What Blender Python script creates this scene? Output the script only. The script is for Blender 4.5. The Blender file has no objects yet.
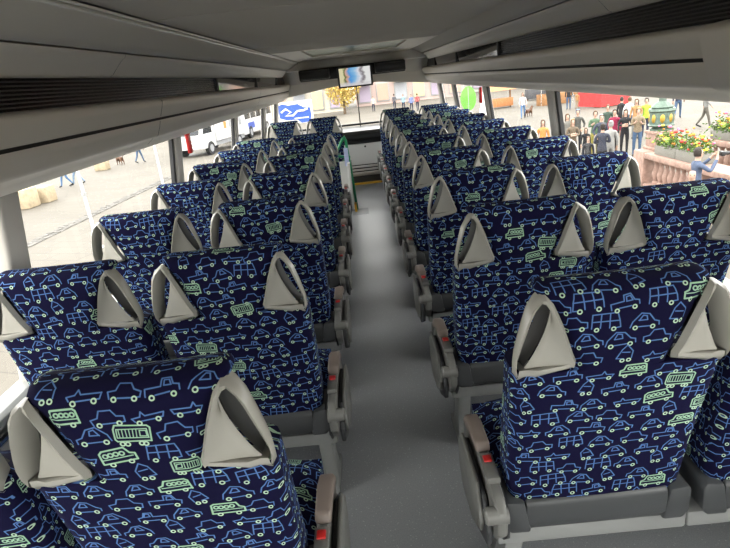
import bpy, bmesh, math, random
import numpy as np
from mathutils import Vector, Matrix
random.seed(7)
PI = math.pi
sc = bpy.context.scene
COL = sc.collection

# ------------------------------------------------------------------ camera
F_PX, YAW, PITCH, ROLL = 550.0, -0.0181, 0.3431, 0.1114
CAMZ, CAMX = 1.45, -0.03
def cam_axes():
    f = Vector((math.sin(YAW)*math.cos(PITCH), math.cos(YAW)*math.cos(PITCH), -math.sin(PITCH)))
    r = Vector((math.cos(YAW), -math.sin(YAW), 0)); u = r.cross(f)
    return r*math.cos(ROLL)-u*math.sin(ROLL), r*math.sin(ROLL)+u*math.cos(ROLL), f
CR, CU, CF = cam_axes()
cd = bpy.data.cameras.new('camera'); cam = bpy.data.objects.new('camera', cd); COL.objects.link(cam)
cd.sensor_width = 36.0; cd.lens = F_PX/730*36.0; cd.clip_start = 0.02; cd.clip_end = 600
M = Matrix((CR, CU, -CF)).transposed().to_4x4(); M.translation = Vector((CAMX, 0, CAMZ))
cam.matrix_world = M
sc.camera = cam
def ray_at(px, py, x=None, y=None, z=None):
    """World point on the pixel's ray that lies on a known plane (ground height, wall, depth)."""
    d = CF*F_PX + CR*(px-365) + CU*(274-py); o = Vector((CAMX, 0, CAMZ))
    t = (x-o.x)/d.x if x is not None else (y/d.y if y is not None else (z-o.z)/d.z)
    return o + d*t

# ------------------------------------------------------------------ world, light, exposure
W = bpy.data.worlds.new('overcast_sky'); sc.world = W; W.use_nodes = True
bg = W.node_tree.nodes['Background']; bg.inputs['Color'].default_value = (1.0, 0.985, 0.955, 1); bg.inputs['Strength'].default_value = 3.0
sd = bpy.data.lights.new('hazy_sun', 'SUN'); sd.energy = 0.8; sd.angle = math.radians(25); sd.color = (1, .96, .88)
sun = bpy.data.objects.new('hazy_sun', sd); COL.objects.link(sun); sun.rotation_euler = (math.radians(38), math.radians(-12), 0)
vs = sc.view_settings; vs.view_transform = 'Standard'; vs.look = 'None'; vs.gamma = 1.0; vs.use_curve_mapping = False
vs.exposure = 1.28
sc.cycles.max_bounces = 10; sc.cycles.diffuse_bounces = 6; sc.cycles.transparent_max_bounces = 16
sc.cycles.caustics_reflective = False; sc.cycles.caustics_refractive = False

# ------------------------------------------------------------------ materials
MATS = {}
def mat(name, col, rough=.6, metal=0.0, spec=.4, noise=None, bump=None, sheen=0, emit=0, coat=0):
    if name in MATS: return MATS[name]
    m = bpy.data.materials.new(name); m.use_nodes = True; nt = m.node_tree; b = nt.nodes['Principled BSDF']
    b.inputs['Base Color'].default_value = (*col, 1); b.inputs['Roughness'].default_value = rough
    b.inputs['Metallic'].default_value = metal; b.inputs['Specular IOR Level'].default_value = spec
    if sheen: b.inputs['Sheen Weight'].default_value = sheen
    if coat: b.inputs['Coat Weight'].default_value = coat
    if emit: b.inputs['Emission Color'].default_value = (*col, 1); b.inputs['Emission Strength'].default_value = emit
    if noise:                                   # (scale, amount): uneven tone of the surface itself
        tc = nt.nodes.new('ShaderNodeTexCoord'); n = nt.nodes.new('ShaderNodeTexNoise'); n.inputs['Scale'].default_value = noise[0]; n.inputs['Detail'].default_value = 6
        r = nt.nodes.new('ShaderNodeValToRGB'); a = noise[1]
        r.color_ramp.elements[0].position = .3; r.color_ramp.elements[1].position = .7
        r.color_ramp.elements[0].color = (*[c*(1-a) for c in col], 1); r.color_ramp.elements[1].color = (*[min(1, c*(1+a)) for c in col], 1)
        nt.links.new(tc.outputs['Object'], n.inputs['Vector']); nt.links.new(n.outputs['Fac'], r.inputs['Fac']); nt.links.new(r.outputs['Color'], b.inputs['Base Color'])
    if bump:
        tc = nt.nodes.new('ShaderNodeTexCoord'); n = nt.nodes.new('ShaderNodeTexNoise'); n.inputs['Scale'].default_value = bump[0]
        bp = nt.nodes.new('ShaderNodeBump'); bp.inputs['Strength'].default_value = bump[1]; bp.inputs['Distance'].default_value = .002
        nt.links.new(tc.outputs['Object'], n.inputs['Vector']); nt.links.new(n.outputs['Fac'], bp.inputs['Height']); nt.links.new(bp.outputs['Normal'], b.inputs['Normal'])
    MATS[name] = m; return m

# ---- the seat cloth: a printed repeat of line-drawn cars and buses, drawn here stroke by stroke
def doodle_image():
    N, T = 1400, 0.56                            # pixels and metres of one repeat
    ppm = N/T
    img = np.zeros((N, N, 4), np.float32); img[..., :3] = (0.0042, 0.0036, 0.023); img[..., 3] = 1
    BLUE, PALE, GREEN = (0.082, 0.165, 0.38), (0.40, 0.55, 0.40), (0.29, 0.46, 0.32)
    rng = random.Random(11)
    def stroke(pts, col, wid=.0012):
        pts = [(p[0]*ppm, p[1]*ppm) for p in pts]; wp = wid*ppm
        for (x0, y0), (x1, y1) in zip(pts[:-1], pts[1:]):
            ax, bx = int(math.floor(min(x0, x1)-wp-2)), int(math.ceil(max(x0, x1)+wp+2))
            ay, by = int(math.floor(min(y0, y1)-wp-2)), int(math.ceil(max(y0, y1)+wp+2))
            X, Y = np.meshgrid(np.arange(ax, bx+1), np.arange(ay, by+1))
            dx, dy = x1-x0, y1-y0; L = dx*dx+dy*dy+1e-9
            t = np.clip(((X-x0)*dx+(Y-y0)*dy)/L, 0, 1)
            d = np.hypot(X-(x0+t*dx), Y-(y0+t*dy)); a = np.clip(wp-d+.6, 0, 1)[..., None]
            ix, iy = X % N, Y % N
            img[iy, ix, :3] = img[iy, ix, :3]*(1-a)+np.array(col, np.float32)*a
    def ring(cx, cy, r, col, wid=.00125):
        stroke([(cx+r*math.cos(k*PI/7), cy+r*math.sin(k*PI/7)*1.0) for k in range(15)], col, wid)
    def draw(kind, ox, oy, s, flip, tilt):
        fx = -1 if flip else 1
        ca, sa = math.cos(tilt), math.sin(tilt)
        def P(*ps):
            q = [(fx*(x-.032)*s+rng.uniform(-.0008, .0008), 1.15*y*s+rng.uniform(-.0008, .0008)) for x, y in ps]
            return [(ox+x*ca-y*sa, oy+x*sa+y*ca) for x, y in q]
        def wh(x, y=0.004, r=.0044): (px, py), = P((x, y)); ring(px, py, r*s, PALE)
        if kind == 0:      # saloon with cabin
            stroke(P((.002, .006), (.0, .016), (.014, .019), (.02, .031), (.042, .031), (.05, .019), (.064, .016), (.063, .006), (.055, .006)), BLUE)
            stroke(P((.019, .006), (.046, .006)), BLUE); wh(.012); wh(.051)
        elif kind == 1:    # hatchback
            stroke(P((.0, .006), (.004, .018), (.022, .034), (.04, .031), (.052, .017), (.062, .014), (.062, .006)), BLUE)
            stroke(P((.018, .019), (.036, .019), (.034, .028), (.026, .029), (.018, .019)), BLUE); stroke(P((.017, .006), (.044, .006)), BLUE); wh(.011); wh(.05)
        elif kind == 2:    # bubble car
            stroke(P((.014, .008), (.011, .024), (.024, .04), (.036, .03), (.046, .01), (.03, .008)), BLUE)
            stroke(P((.018, .022), (.034, .024)), BLUE); wh(.02, .003, .0042); wh(.034, .003, .0042)
        elif kind == 3:    # van with a grid of windows
            stroke(P((.0, .007), (.002, .036), (.056, .038), (.062, .022), (.064, .007), (.054, .006)), BLUE)
            stroke(P((.002, .022), (.062, .022)), BLUE); stroke(P((.02, .007), (.021, .037)), BLUE); stroke(P((.04, .007), (.041, .037)), BLUE); wh(.012); wh(.05)
        elif kind == 4:    # flat open car
            stroke(P((.0, .014), (.016, .016), (.021, .024), (.027, .016), (.064, .016), (.06, .007), (.052, .007)), BLUE)
            stroke(P((.0, .014), (.004, .007)), BLUE); stroke(P((.018, .007), (.044, .007)), BLUE); wh(.011); wh(.05)
        elif kind == 5:    # striped coach
            stroke(P((.002, .008), (.0, .033), (.006, .037), (.06, .037), (.064, .03), (.064, .012), (.06, .008), (.002, .008)), GREEN, .0014)
            stroke(P((.006, .014), (.006, .031), (.058, .031), (.059, .014), (.006, .014)), GREEN, .0010)
            for k in range(6): stroke(P((.025+.006*k, .015), (.0245+.006*k, .03)), GREEN, .0008)
            stroke(P((.008, .017), (.019, .018), (.019, .028), (.009, .027), (.008, .017)), GREEN, .001); wh(.012, .003, .004); wh(.02, .003, .004); wh(.044, .003, .004); wh(.052, .003, .004)
        elif kind == 6:    # minibus with round windows
            stroke(P((.0, .007), (.002, .03), (.008, .034), (.05, .034), (.055, .022), (.064, .019), (.064, .007), (.0, .007)), GREEN, .0017)
            for k in range(4): (px, py), = P((.01+.0105*k, .024)); ring(px, py, .0044*s, GREEN, .0014)
            stroke(P((.001, .016), (.06, .016)), GREEN, .0011); wh(.014, .004); wh(.05, .004)
        elif kind == 7:    # pick-up
            stroke(P((.0, .008), (.0, .02), (.03, .02), (.032, .033), (.048, .033), (.053, .02), (.064, .017), (.063, .008)), BLUE)
            stroke(P((.036, .02), (.037, .029), (.046, .029), (.049, .02), (.036, .02)), BLUE); stroke(P((.018, .008), (.045, .008)), BLUE); wh(.011); wh(.052)
    seq = [0, 5, 4, 1, 3, 7, 2, 0, 6, 1, 4, 7, 3, 0, 2, 1, 0, 4, 0, 7, 1, 3, 4, 2, 1, 7, 0]
    rows, cols, n = 13, 8, 0
    for r in range(rows):
        for c in range(cols):
            k = seq[(n*5 + r*3 + rng.randrange(2)) % len(seq)]; n += 1
            ox = (c+.5*(r % 2)+rng.uniform(-.08, .08))*T/cols + .03
            oy = (r+rng.uniform(-.1, .1))*T/rows
            draw(k, ox, oy, rng.uniform(.86, .98), rng.random() < .35, rng.uniform(-.10, .16))
    im = bpy.data.images.new('car_print', N, N, float_buffer=True, alpha=False); im.colorspace_settings.name = 'Non-Color'
    im.pixels.foreach_set(img.ravel()); im.update(); im.pack()
    return im, T
IMG, TILE = doodle_image()
def cloth_mat():
    m = bpy.data.materials.new('car_print_moquette'); m.use_nodes = True; nt = m.node_tree; b = nt.nodes['Principled BSDF']; L = nt.links.new
    uv = nt.nodes.new('ShaderNodeUVMap'); oi = nt.nodes.new('ShaderNodeObjectInfo')
    sep = nt.nodes.new('ShaderNodeVectorMath'); sep.operation = 'SCALE'; sep.inputs['Scale'].default_value = 1/TILE
    cmb = nt.nodes.new('ShaderNodeCombineXYZ'); mul = nt.nodes.new('ShaderNodeMath'); mul.operation = 'MULTIPLY'; mul.inputs[1].default_value = 7.31
    add = nt.nodes.new('ShaderNodeVectorMath'); add.operation = 'ADD'
    tx = nt.nodes.new('ShaderNodeTexImage'); tx.image = IMG; tx.interpolation = 'Cubic'
    L(uv.outputs['UV'], sep.inputs[0]); L(oi.outputs['Random'], cmb.inputs['X']); L(oi.outputs['Random'], mul.inputs[0]); L(mul.outputs[0], cmb.inputs['Y'])
    L(sep.outputs[0], add.inputs[0]); L(cmb.outputs[0], add.inputs[1]); L(add.outputs[0], tx.inputs['Vector']); L(tx.outputs['Color'], b.inputs['Base Color'])
    b.inputs['Roughness'].default_value = .9; b.inputs['Specular IOR Level'].default_value = .1
    b.inputs['Sheen Weight'].default_value = .02; b.inputs['Sheen Roughness'].default_value = .4; b.inputs['Sheen Tint'].default_value = (.3, .35, .8, 1)
    n = nt.nodes.new('ShaderNodeTexNoise'); n.inputs['Scale'].default_value = 900; bp = nt.nodes.new('ShaderNodeBump'); bp.inputs['Strength'].default_value = .25; bp.inputs['Distance'].default_value = .001
    tc = nt.nodes.new('ShaderNodeTexCoord'); L(tc.outputs['Object'], n.inputs['Vector']); L(n.outputs['Fac'], bp.inputs['Height']); L(bp.outputs['Normal'], b.inputs['Normal'])
    return m
CLOTH = cloth_mat()
HANDLE = mat('silver_grey_plastic', (.33, .32, .285), .27, .0, .5)
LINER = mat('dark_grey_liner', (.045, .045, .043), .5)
PILLM = mat('pillar_cover_grey', (.43, .41, .375), .5)
SHELL = mat('charcoal_grey_plastic', (.050, .053, .056), .38, 0, .45, bump=(400, .15))
RAIL = mat('light_grey_enamel', (.25, .255, .25), .36)
SIDE = mat('warm_grey_plastic', (.15, .15, .14), .36)
SIDE_D = mat('dark_side_plastic', (.045, .047, .05), .5)
PAD = mat('taupe_armrest_pad', (.18, .145, .125), .4)
RED = mat('red_plastic', (.55, .022, .02), .4)
PANEL = mat('warm_grey_moulding', (.74, .70, .635), .40, 0, .4)
PANEL_U = mat('ceiling_felt', (.58, .555, .51), .75, 0, .2, bump=(600, .3))
CREASE = mat('black_groove', (.01, .01, .01), .6)
RIB = mat('black_ribbed_plastic', (.012, .012, .013), .22, 0, .6)
ALU = mat('polished_aluminium', (.72, .72, .70), .18, 1.0)
GASKET = mat('black_rubber', (.03, .03, .032), .6)
WALLM = mat('side_lining', (.36, .36, .35), .6, bump=(500, .2))
WHITEP = mat('white_panel', (.62, .62, .60), .45)
BLACKP = mat('black_plastic', (.013, .013, .014), .35)
GREENR = mat('green_rail_paint', (.01, .22, .09), .35)
YELLOW = mat('yellow_step_edge', (.75, .42, .03), .5)

def floor_mat():
    m = bpy.data.materials.new('speckled_vinyl'); m.use_nodes = True; nt = m.node_tree; b = nt.nodes['Principled BSDF']; L = nt.links.new
    tc = nt.nodes.new('ShaderNodeTexCoord'); v = nt.nodes.new('ShaderNodeTexVoronoi'); v.inputs['Scale'].default_value = 75
    r = nt.nodes.new('ShaderNodeValToRGB'); r.color_ramp.interpolation = 'LINEAR'
    r.color_ramp.elements[0].position = .10; r.color_ramp.elements[0].color = (.66, .69, .71, 1)
    r.color_ramp.elements[1].position = .17; r.color_ramp.elements[1].color = (.40, .415, .43, 1)
    n = nt.nodes.new('ShaderNodeTexNoise'); n.inputs['Scale'].default_value = 260
    mx = nt.nodes.new('ShaderNodeMix'); mx.data_type = 'RGBA'; mx.blend_type = 'MULTIPLY'; mx.inputs[0].default_value = .5
    L(tc.outputs['Object'], v.inputs['Vector']); L(tc.outputs['Object'], n.inputs['Vector']); L(v.outputs['Distance'], r.inputs['Fac'])
    L(r.outputs['Color'], mx.inputs[6]); L(n.outputs['Fac'], mx.inputs[7]); L(mx.outputs[2], b.inputs['Base Color'])
    b.inputs['Roughness'].default_value = .37; b.inputs['Specular IOR Level'].default_value = .5
    return m
FLOORM = floor_mat()
def glass_mat():
    m = bpy.data.materials.new('window_glass'); m.use_nodes = True; nt = m.node_tree; nt.nodes.clear(); L = nt.links.new
    o = nt.nodes.new('ShaderNodeOutputMaterial'); t = nt.nodes.new('ShaderNodeBsdfTransparent'); t.inputs['Color'].default_value = (.97, .98, .97, 1)
    g = nt.nodes.new('ShaderNodeBsdfGlossy'); g.inputs['Roughness'].default_value = .01; g.inputs['Color'].default_value = (1, 1, 1, 1)
    lw = nt.nodes.new('ShaderNodeLayerWeight'); pw = nt.nodes.new('ShaderNodeMath'); pw.operation = 'POWER'; pw.inputs[1].default_value = 6; ma = nt.nodes.new('ShaderNodeMath'); ma.operation = 'MULTIPLY_ADD'; ma.inputs[1].default_value = .25; ma.inputs[2].default_value = .02
    mx = nt.nodes.new('ShaderNodeMixShader'); L(lw.outputs['Facing'], pw.inputs[0]); L(pw.outputs[0], ma.inputs[0])
    L(ma.outputs[0], mx.inputs[0]); L(t.outputs[0], mx.inputs[1]); L(g.outputs[0], mx.inputs[2]); L(mx.outputs[0], o.inputs['Surface'])
    return m
GLASS = glass_mat()
def paving_mat():
    m = bpy.data.materials.new('pale_stone_paving'); m.use_nodes = True; nt = m.node_tree; b = nt.nodes['Principled BSDF']; L = nt.links.new
    tc = nt.nodes.new('ShaderNodeTexCoord'); br = nt.nodes.new('ShaderNodeTexBrick'); mp = nt.nodes.new('ShaderNodeMapping'); mp.inputs['Rotation'].default_value = (0, 0, .35)
    br.inputs['Scale'].default_value = 1.0; br.inputs['Brick Width'].default_value = 1.2; br.inputs['Row Height'].default_value = .6; br.inputs['Mortar Size'].default_value = .015
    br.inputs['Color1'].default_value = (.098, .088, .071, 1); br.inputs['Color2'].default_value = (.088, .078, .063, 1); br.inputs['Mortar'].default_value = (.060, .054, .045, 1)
    n = nt.nodes.new('ShaderNodeTexNoise'); n.inputs['Scale'].default_value = .35; n.inputs['Detail'].default_value = 8
    r = nt.nodes.new('ShaderNodeValToRGB'); r.color_ramp.elements[0].position = .3; r.color_ramp.elements[0].color = (.8, .78, .75, 1); r.color_ramp.elements[1].position = .7
    mx = nt.nodes.new('ShaderNodeMix'); mx.data_type = 'RGBA'; mx.blend_type = 'MULTIPLY'; mx.inputs[0].default_value = 1
    L(tc.outputs['Object'], mp.inputs['Vector']); L(mp.outputs['Vector'], br.inputs['Vector']); L(tc.outputs['Object'], n.inputs['Vector']); L(n.outputs['Fac'], r.inputs['Fac'])
    L(br.outputs['Color'], mx.inputs[6]); L(r.outputs['Color'], mx.inputs[7]); L(mx.outputs[2], b.inputs['Base Color']); b.inputs['Roughness'].default_value = .8
    return m
PAVE = paving_mat()

# ------------------------------------------------------------------ mesh helpers
class MB:
    def __init__(s): s.v, s.f, s.m, s.uv = [], [], [], {}
    def add(s, vs, fs, mi=0, uvs=None):
        o = len(s.v); s.v += [tuple(p) for p in vs]
        for k, f in enumerate(fs):
            if uvs: s.uv[len(s.f)] = uvs[k]
            s.f.append([i+o for i in f]); s.m.append(mi)
        return s
    def box(s, a, b, mi=0):
        (x0, y0, z0), (x1, y1, z1) = a, b
        v = [(x0, y0, z0), (x1, y0, z0), (x1, y1, z0), (x0, y1, z0), (x0, y0, z1), (x1, y0, z1), (x1, y1, z1), (x0, y1, z1)]
        return s.add(v, [(0, 3, 2, 1), (4, 5, 6, 7), (0, 1, 5, 4), (1, 2, 6, 5), (2, 3, 7, 6), (3, 0, 4, 7)], mi)
    def prism(s, poly, axis, a, b, mi=0):
        """poly: 2-D outline; extruded along axis from a to b ('x': (y,z), 'y': (x,z), 'z': (x,y))."""
        def P(p, t): return {'x': (t, p[0], p[1]), 'y': (p[0], t, p[1]), 'z': (p[0], p[1], t)}[axis]
        n = len(poly); v = [P(p, a) for p in poly]+[P(p, b) for p in poly]
        return s.add(v, [list(range(n))[::-1], list(range(n, 2*n))]+[(i, (i+1) % n, n+(i+1) % n, n+i) for i in range(n)], mi)
    def sweep(s, prof, y0, y1, mi=0, step=None):
        """open (x,z) profile extruded along y."""
        n = len(prof); v = [(x, y0, z) for x, z in prof]+[(x, y1, z) for x, z in prof]
        return s.add(v, [(i, i+1, n+i+1, n+i) for i in range(n-1)], mi)
    def tube(s, pts, r, n=8, mi=0, cap=True):
        pts = [Vector(p) for p in pts]; rs = r if isinstance(r, (list, tuple)) else [r]*len(pts); vs = []
        up = Vector((.13, .31, .94))
        for i, p in enumerate(pts):
            t = (pts[min(i+1, len(pts)-1)]-pts[max(i-1, 0)]).normalized(); a = t.cross(up)
            if a.length < .1: a = t.cross(Vector((1, 0, 0)))
            a.normalize(); b = t.cross(a)
            vs += [p+(a*math.cos(2*PI*k/n)+b*math.sin(2*PI*k/n))*rs[i] for k in range(n)]
        fs = [(i*n+k, i*n+(k+1) % n, (i+1)*n+(k+1) % n, (i+1)*n+k) for i in range(len(pts)-1) for k in range(n)]
        if cap: fs += [list(range(n))[::-1], list(range((len(pts)-1)*n, len(pts)*n))]
        return s.add(vs, fs, mi)
    def lathe(s, prof, c=(0, 0, 0), n=16, mi=0, sx=1, sy=1):
        vs = [(c[0]+r*sx*math.cos(2*PI*k/n), c[1]+r*sy*math.sin(2*PI*k/n), c[2]+z) for r, z in prof for k in range(n)]
        fs = [(i*n+k, i*n+(k+1) % n, (i+1)*n+(k+1) % n, (i+1)*n+k) for i in range(len(prof)-1) for k in range(n)]
        fs += [list(range(n))[::-1], list(range((len(prof)-1)*n, len(prof)*n))]
        return s.add(vs, fs, mi)
    def ball(s, c, r, mi=0, n=8, m=6, sc3=(1, 1, 1)):
        vs = [(c[0]+r*sc3[0]*math.sin(PI*i/m)*math.cos(2*PI*k/n), c[1]+r*sc3[1]*math.sin(PI*i/m)*math.sin(2*PI*k/n), c[2]+r*sc3[2]*math.cos(PI*i/m)) for i in range(1, m) for k in range(n)]
        vs += [(c[0], c[1], c[2]+r*sc3[2]), (c[0], c[1], c[2]-r*sc3[2])]; T = len(vs)-2
        fs = [(i*n+k, i*n+(k+1) % n, (i+1)*n+(k+1) % n, (i+1)*n+k) for i in range(m-2) for k in range(n)]
        fs += [(T, (k+1) % n, k) for k in range(n)]+[(T+1, (m-2)*n+k, (m-2)*n+(k+1) % n) for k in range(n)]
        return s.add(vs, fs, mi)
    def mesh(s, name, mats, bevel=0, seg=2, smooth=40, mirror=False):
        me = bpy.data.meshes.new(name); v = s.v
        if mirror: v = [(-x, y, z) for x, y, z in v]
        me.from_pydata(v, [], s.f)
        for p, mi in zip(me.polygons, s.m): p.material_index = mi
        if s.uv:
            ul = me.uv_layers.new(name='UVMap')
            for p in me.polygons:
                u = s.uv.get(p.index)
                if u:
                    for k, li in enumerate(p.loop_indices): ul.data[li].uv = u[k]
        bm = bmesh.new(); bm.from_mesh(me)
        if not s.uv: bmesh.ops.remove_doubles(bm, verts=bm.verts, dist=1e-5)
        bmesh.ops.recalc_face_normals(bm, faces=bm.faces)
        if bevel: bmesh.ops.bevel(bm, geom=[e for e in bm.edges if len(e.link_faces) == 2 and e.calc_face_angle(0) > .5], offset=bevel, segments=seg, affect='EDGES', profile=.5, clamp_overlap=True)
        bm.to_mesh(me); bm.free()
        for m in (mats if isinstance(mats, (list, tuple)) else [mats]): me.materials.append(m)
        if smooth:
            me.shade_smooth(); me.set_sharp_from_angle(angle=math.radians(smooth))
        return me
def obj(name, me, parent=None, loc=(0, 0, 0)):
    o = bpy.data.objects.new(name, me); COL.objects.link(o); o.location = loc
    if parent: o.parent = parent
    return o
def tag(o, label=None, cat=None, group=None, kind=None):
    for k, v in (('label', label), ('category', cat), ('group', group), ('kind', kind)):
        if v: o[k] = v
    return o
def thing(name, label, cat, loc=(0, 0, 0), rz=0, group=None):
    o = bpy.data.objects.new(name, None); COL.objects.link(o); o.location = loc; o.rotation_euler = (0, 0, rz); o.empty_display_size = .1
    return tag(o, label, cat, group)
def struct(name, me, parent=None, label=None):
    o = obj(name, me, parent)
    if parent is None: o['kind'] = 'structure'
    if label: o['label'] = label
    return o

# ------------------------------------------------------------------ the coach shell
Y0, Y1 = -1.25, 8.62
def wx(z): return 1.235-(z-.6)*.14          # inner face of the side, leaning inwards
flo = struct('floor', MB().box((-1.26, Y0, -.06), (1.26, Y1, 0)).mesh('floor', FLOORM, smooth=0))
tag(flo, 'grey speckled vinyl floor of the aisle')
obj('floor_hatch', MB().box((-.20, 6.05, 0), (-.02, 6.35, .0015)).mesh('floor_hatch', mat('hatch_vinyl', (.20, .21, .22), .45, noise=(60, .1)), smooth=0), flo)
obj('step_edge', MB().box((-.55, 7.86, 0), (1.05, 7.93, .022)).mesh('step_edge', YELLOW, .004), flo)
roof = struct('ceiling', MB().box((-1.2, Y0, 1.78), (1.2, Y1, 1.84)).mesh('roof', WALLM, smooth=0), label='dark grey coach ceiling of wide cross panels')
ys = [Y0, 2.05, 4.05, 4.85]
for a, b in zip(ys[:-1], ys[1:]):
    obj('ceiling_panel', MB().box((-.69, a+.006, 1.70), (.69, b-.006, 1.73)).mesh('ceiling_panel', PANEL_U, .004), roof)
obj('ceiling_panel', MB().box((-.69, 6.55, 1.70), (.69, 7.3, 1.73)).mesh('ceiling_panel', PANEL, .004), roof)
hm = MB().box((-.69, 4.86, 1.70), (-.45, 6.54, 1.73)).box((.45, 4.86, 1.70), (.69, 6.54, 1.73)).box((-.45, 4.86, 1.70), (.45, 4.98, 1.73)).box((-.45, 6.3, 1.70), (.45, 6.54, 1.73))
obj('hatch_surround', hm.mesh('hatch_surround', PANEL, smooth=0), roof)
tag(obj('roof_hatch', MB().box((-.45, 4.98, 1.715), (.45, 6.3, 1.74)).mesh('roof_hatch', mat('green_tinted_hatch', (.40, .47, .39), .35), .006), roof), 'greenish roof hatch')
for nme, sx in (('wall_left', -1), ('wall_right', 1)):
    mb = MB().prism([(sx*1.26, -.06), (sx*wx(.0), 0), (sx*wx(.0), .30), (sx*wx(.60), .60), (sx*1.26, .60)], 'y', Y0, Y1)
    w = struct(nme, mb.mesh(nme, WALLM, smooth=0))
    obj('upper_lining', MB().prism([(sx*wx(1.27), 1.27), (sx*wx(1.78), 1.80), (sx*(wx(1.78)+.04), 1.80), (sx*(wx(1.27)+.04), 1.27)], 'y', Y0, Y1).mesh('upper_lining', WALLM, smooth=0), w)
    obj('window_sill', MB().prism([(sx*(wx(.6)-.05), .575), (sx*(wx(.6)-.05), .600), (sx*(wx(.6)-.035), .612), (sx*(wx(.6)+.03), .612), (sx*(wx(.6)+.03), .575)], 'y', Y0, 8.0).mesh('window_sill', RAIL, .003), w)
    obj('sill_rail', MB().tube([(sx*(wx(.5)-.03), Y0, .52), (sx*(wx(.5)-.03), 8.0, .52)], .014).mesh('sill_rail', ALU), w)
    # skirting heater duct along the wall
    obj('heater_duct', MB().prism([(sx*1.22, 0), (sx*1.15, 0), (sx*1.15, .12), (sx*1.18, .15), (sx*1.22, .15)], 'y', Y0, 7.8).mesh('heater_duct', RAIL, .004), w)
# rear end with its window
rw = struct('wall_back', MB().box((-1.26, Y0-.05, -.06), (1.26, Y0, .62)).box((-1.26, Y0-.05, 1.40), (1.26, Y0, 1.84)).box((-1.26, Y0-.05, .62), (-1.0, Y0, 1.40)).box((1.0, Y0-.05, .62), (1.26, Y0, 1.40)).mesh('wall_back', WALLM, smooth=0))
struct('window_12', MB().box((-1.0, Y0-.03, .62), (1.0, Y0-.024, 1.40)).mesh('rear_pane', GLASS, smooth=0))
# side windows and pillars
PILL = [-.05, 1.69, 3.43, 5.18, 6.86, 8.02]
nw = 0; npil = 0
for sx in (-1, 1):
    edges = [Y0]+PILL
    for i in range(len(edges)):
        a = edges[i]; b = edges[i+1] if i+1 < len(edges) else Y1-.05
        if b-a < .1: continue
        nw += 1
        mb = MB().add([(sx*(wx(.58)+.012), a, .58), (sx*(wx(.58)+.012), b, .58), (sx*(wx(1.32)+.012), b, 1.32), (sx*(wx(1.32)+.012), a, 1.32)], [(0, 1, 2, 3)])
        struct('window_%d' % nw, mb.mesh('side_pane', GLASS, smooth=0))
    for p in [q-.06 if (sx > 0 and q == 1.69) else q for q in PILL]:
        npil += 1; wd = .10 if p < 8 else .16
        t = struct('trim_%d' % npil, MB().prism([(sx*(wx(.58)-.030), .58), (sx*(wx(.58)+.02), .58), (sx*(wx(1.32)+.02), 1.32), (sx*(wx(1.32)-.030), 1.32)], 'y', p-wd*.55, p+wd*.55).mesh('pillar_cover', PILLM, .012, 3))
        t['label'] = 'leaning grey window pillar cover'
        for s2 in ((-1, 1) if p > 2 else ()):
            ya = p+s2*wd*.55
            obj('gasket', MB().prism([(sx*(wx(.58)-.012), .58), (sx*(wx(.58)+.008), .58), (sx*(wx(1.32)+.008), 1.32), (sx*(wx(1.32)-.012), 1.32)], 'y', min(ya, ya+s2*.035), max(ya, ya+s2*.035)).mesh('gasket', GASKET, smooth=0), t)
# windscreen with its frame
ws = struct('window_%d' % (nw+2), MB().add([(-1.2, Y1+.02, .45), (1.2, Y1+.02, .45), (1.16, Y1-.12, 1.42), (-1.16, Y1-.12, 1.42)], [(0, 1, 2, 3)]).mesh('windscreen', GLASS, smooth=0))
ws['label'] = 'wide front windscreen over the dashboard'
obj('centre_bar', MB().box((-.012, Y1-.03, .60), (.004, Y1-.01, 1.42)).mesh('centre_bar', BLACKP), ws)
obj('cross_bar', MB().box((-1.2, Y1-.06, .77), (1.2, Y1-.03, .80)).mesh('cross_bar', BLACKP, .004), ws)
fw = struct('wall_front', MB().box((-1.26, Y1, -.06), (1.26, Y1+.05, .46)).box((-1.26, Y1-.12, 1.43), (1.26, Y1, 1.84)).mesh('wall_front', WALLM, smooth=0))
obj('header_panel', MB().prism([(7.75, 1.70), (8.05, 1.56), (8.25, 1.42), (8.34, 1.40), (8.5, 1.41), (8.5, 1.76), (7.75, 1.76)], 'x', -1.12, 1.12).mesh('header_panel', PANEL, .01), fw)
arch = [(1.14, 1.265), (.95, 1.283), (.70, 1.312), (.46, 1.342), (.30, 1.358), (.12, 1.366)]
obj('header_arch', MB().prism([(-1.14, 1.60), (1.14, 1.60)]+arch+[(-x, z) for x, z in arch[::-1]], 'y', 8.22, 8.46).mesh('header_arch', PANEL, .012), fw)
obj('header_black_panel', MB().box((-.70, 7.30, 1.46), (.62, 7.75, 1.60)).mesh('header_black_panel', BLACKP, .01), fw)  # black panel behind the two consoles
obj('header_fascia', MB().box((-.95, 7.32, 1.60), (.95, 7.75, 1.72)).mesh('header_fascia', PANEL, .01), fw)

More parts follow.
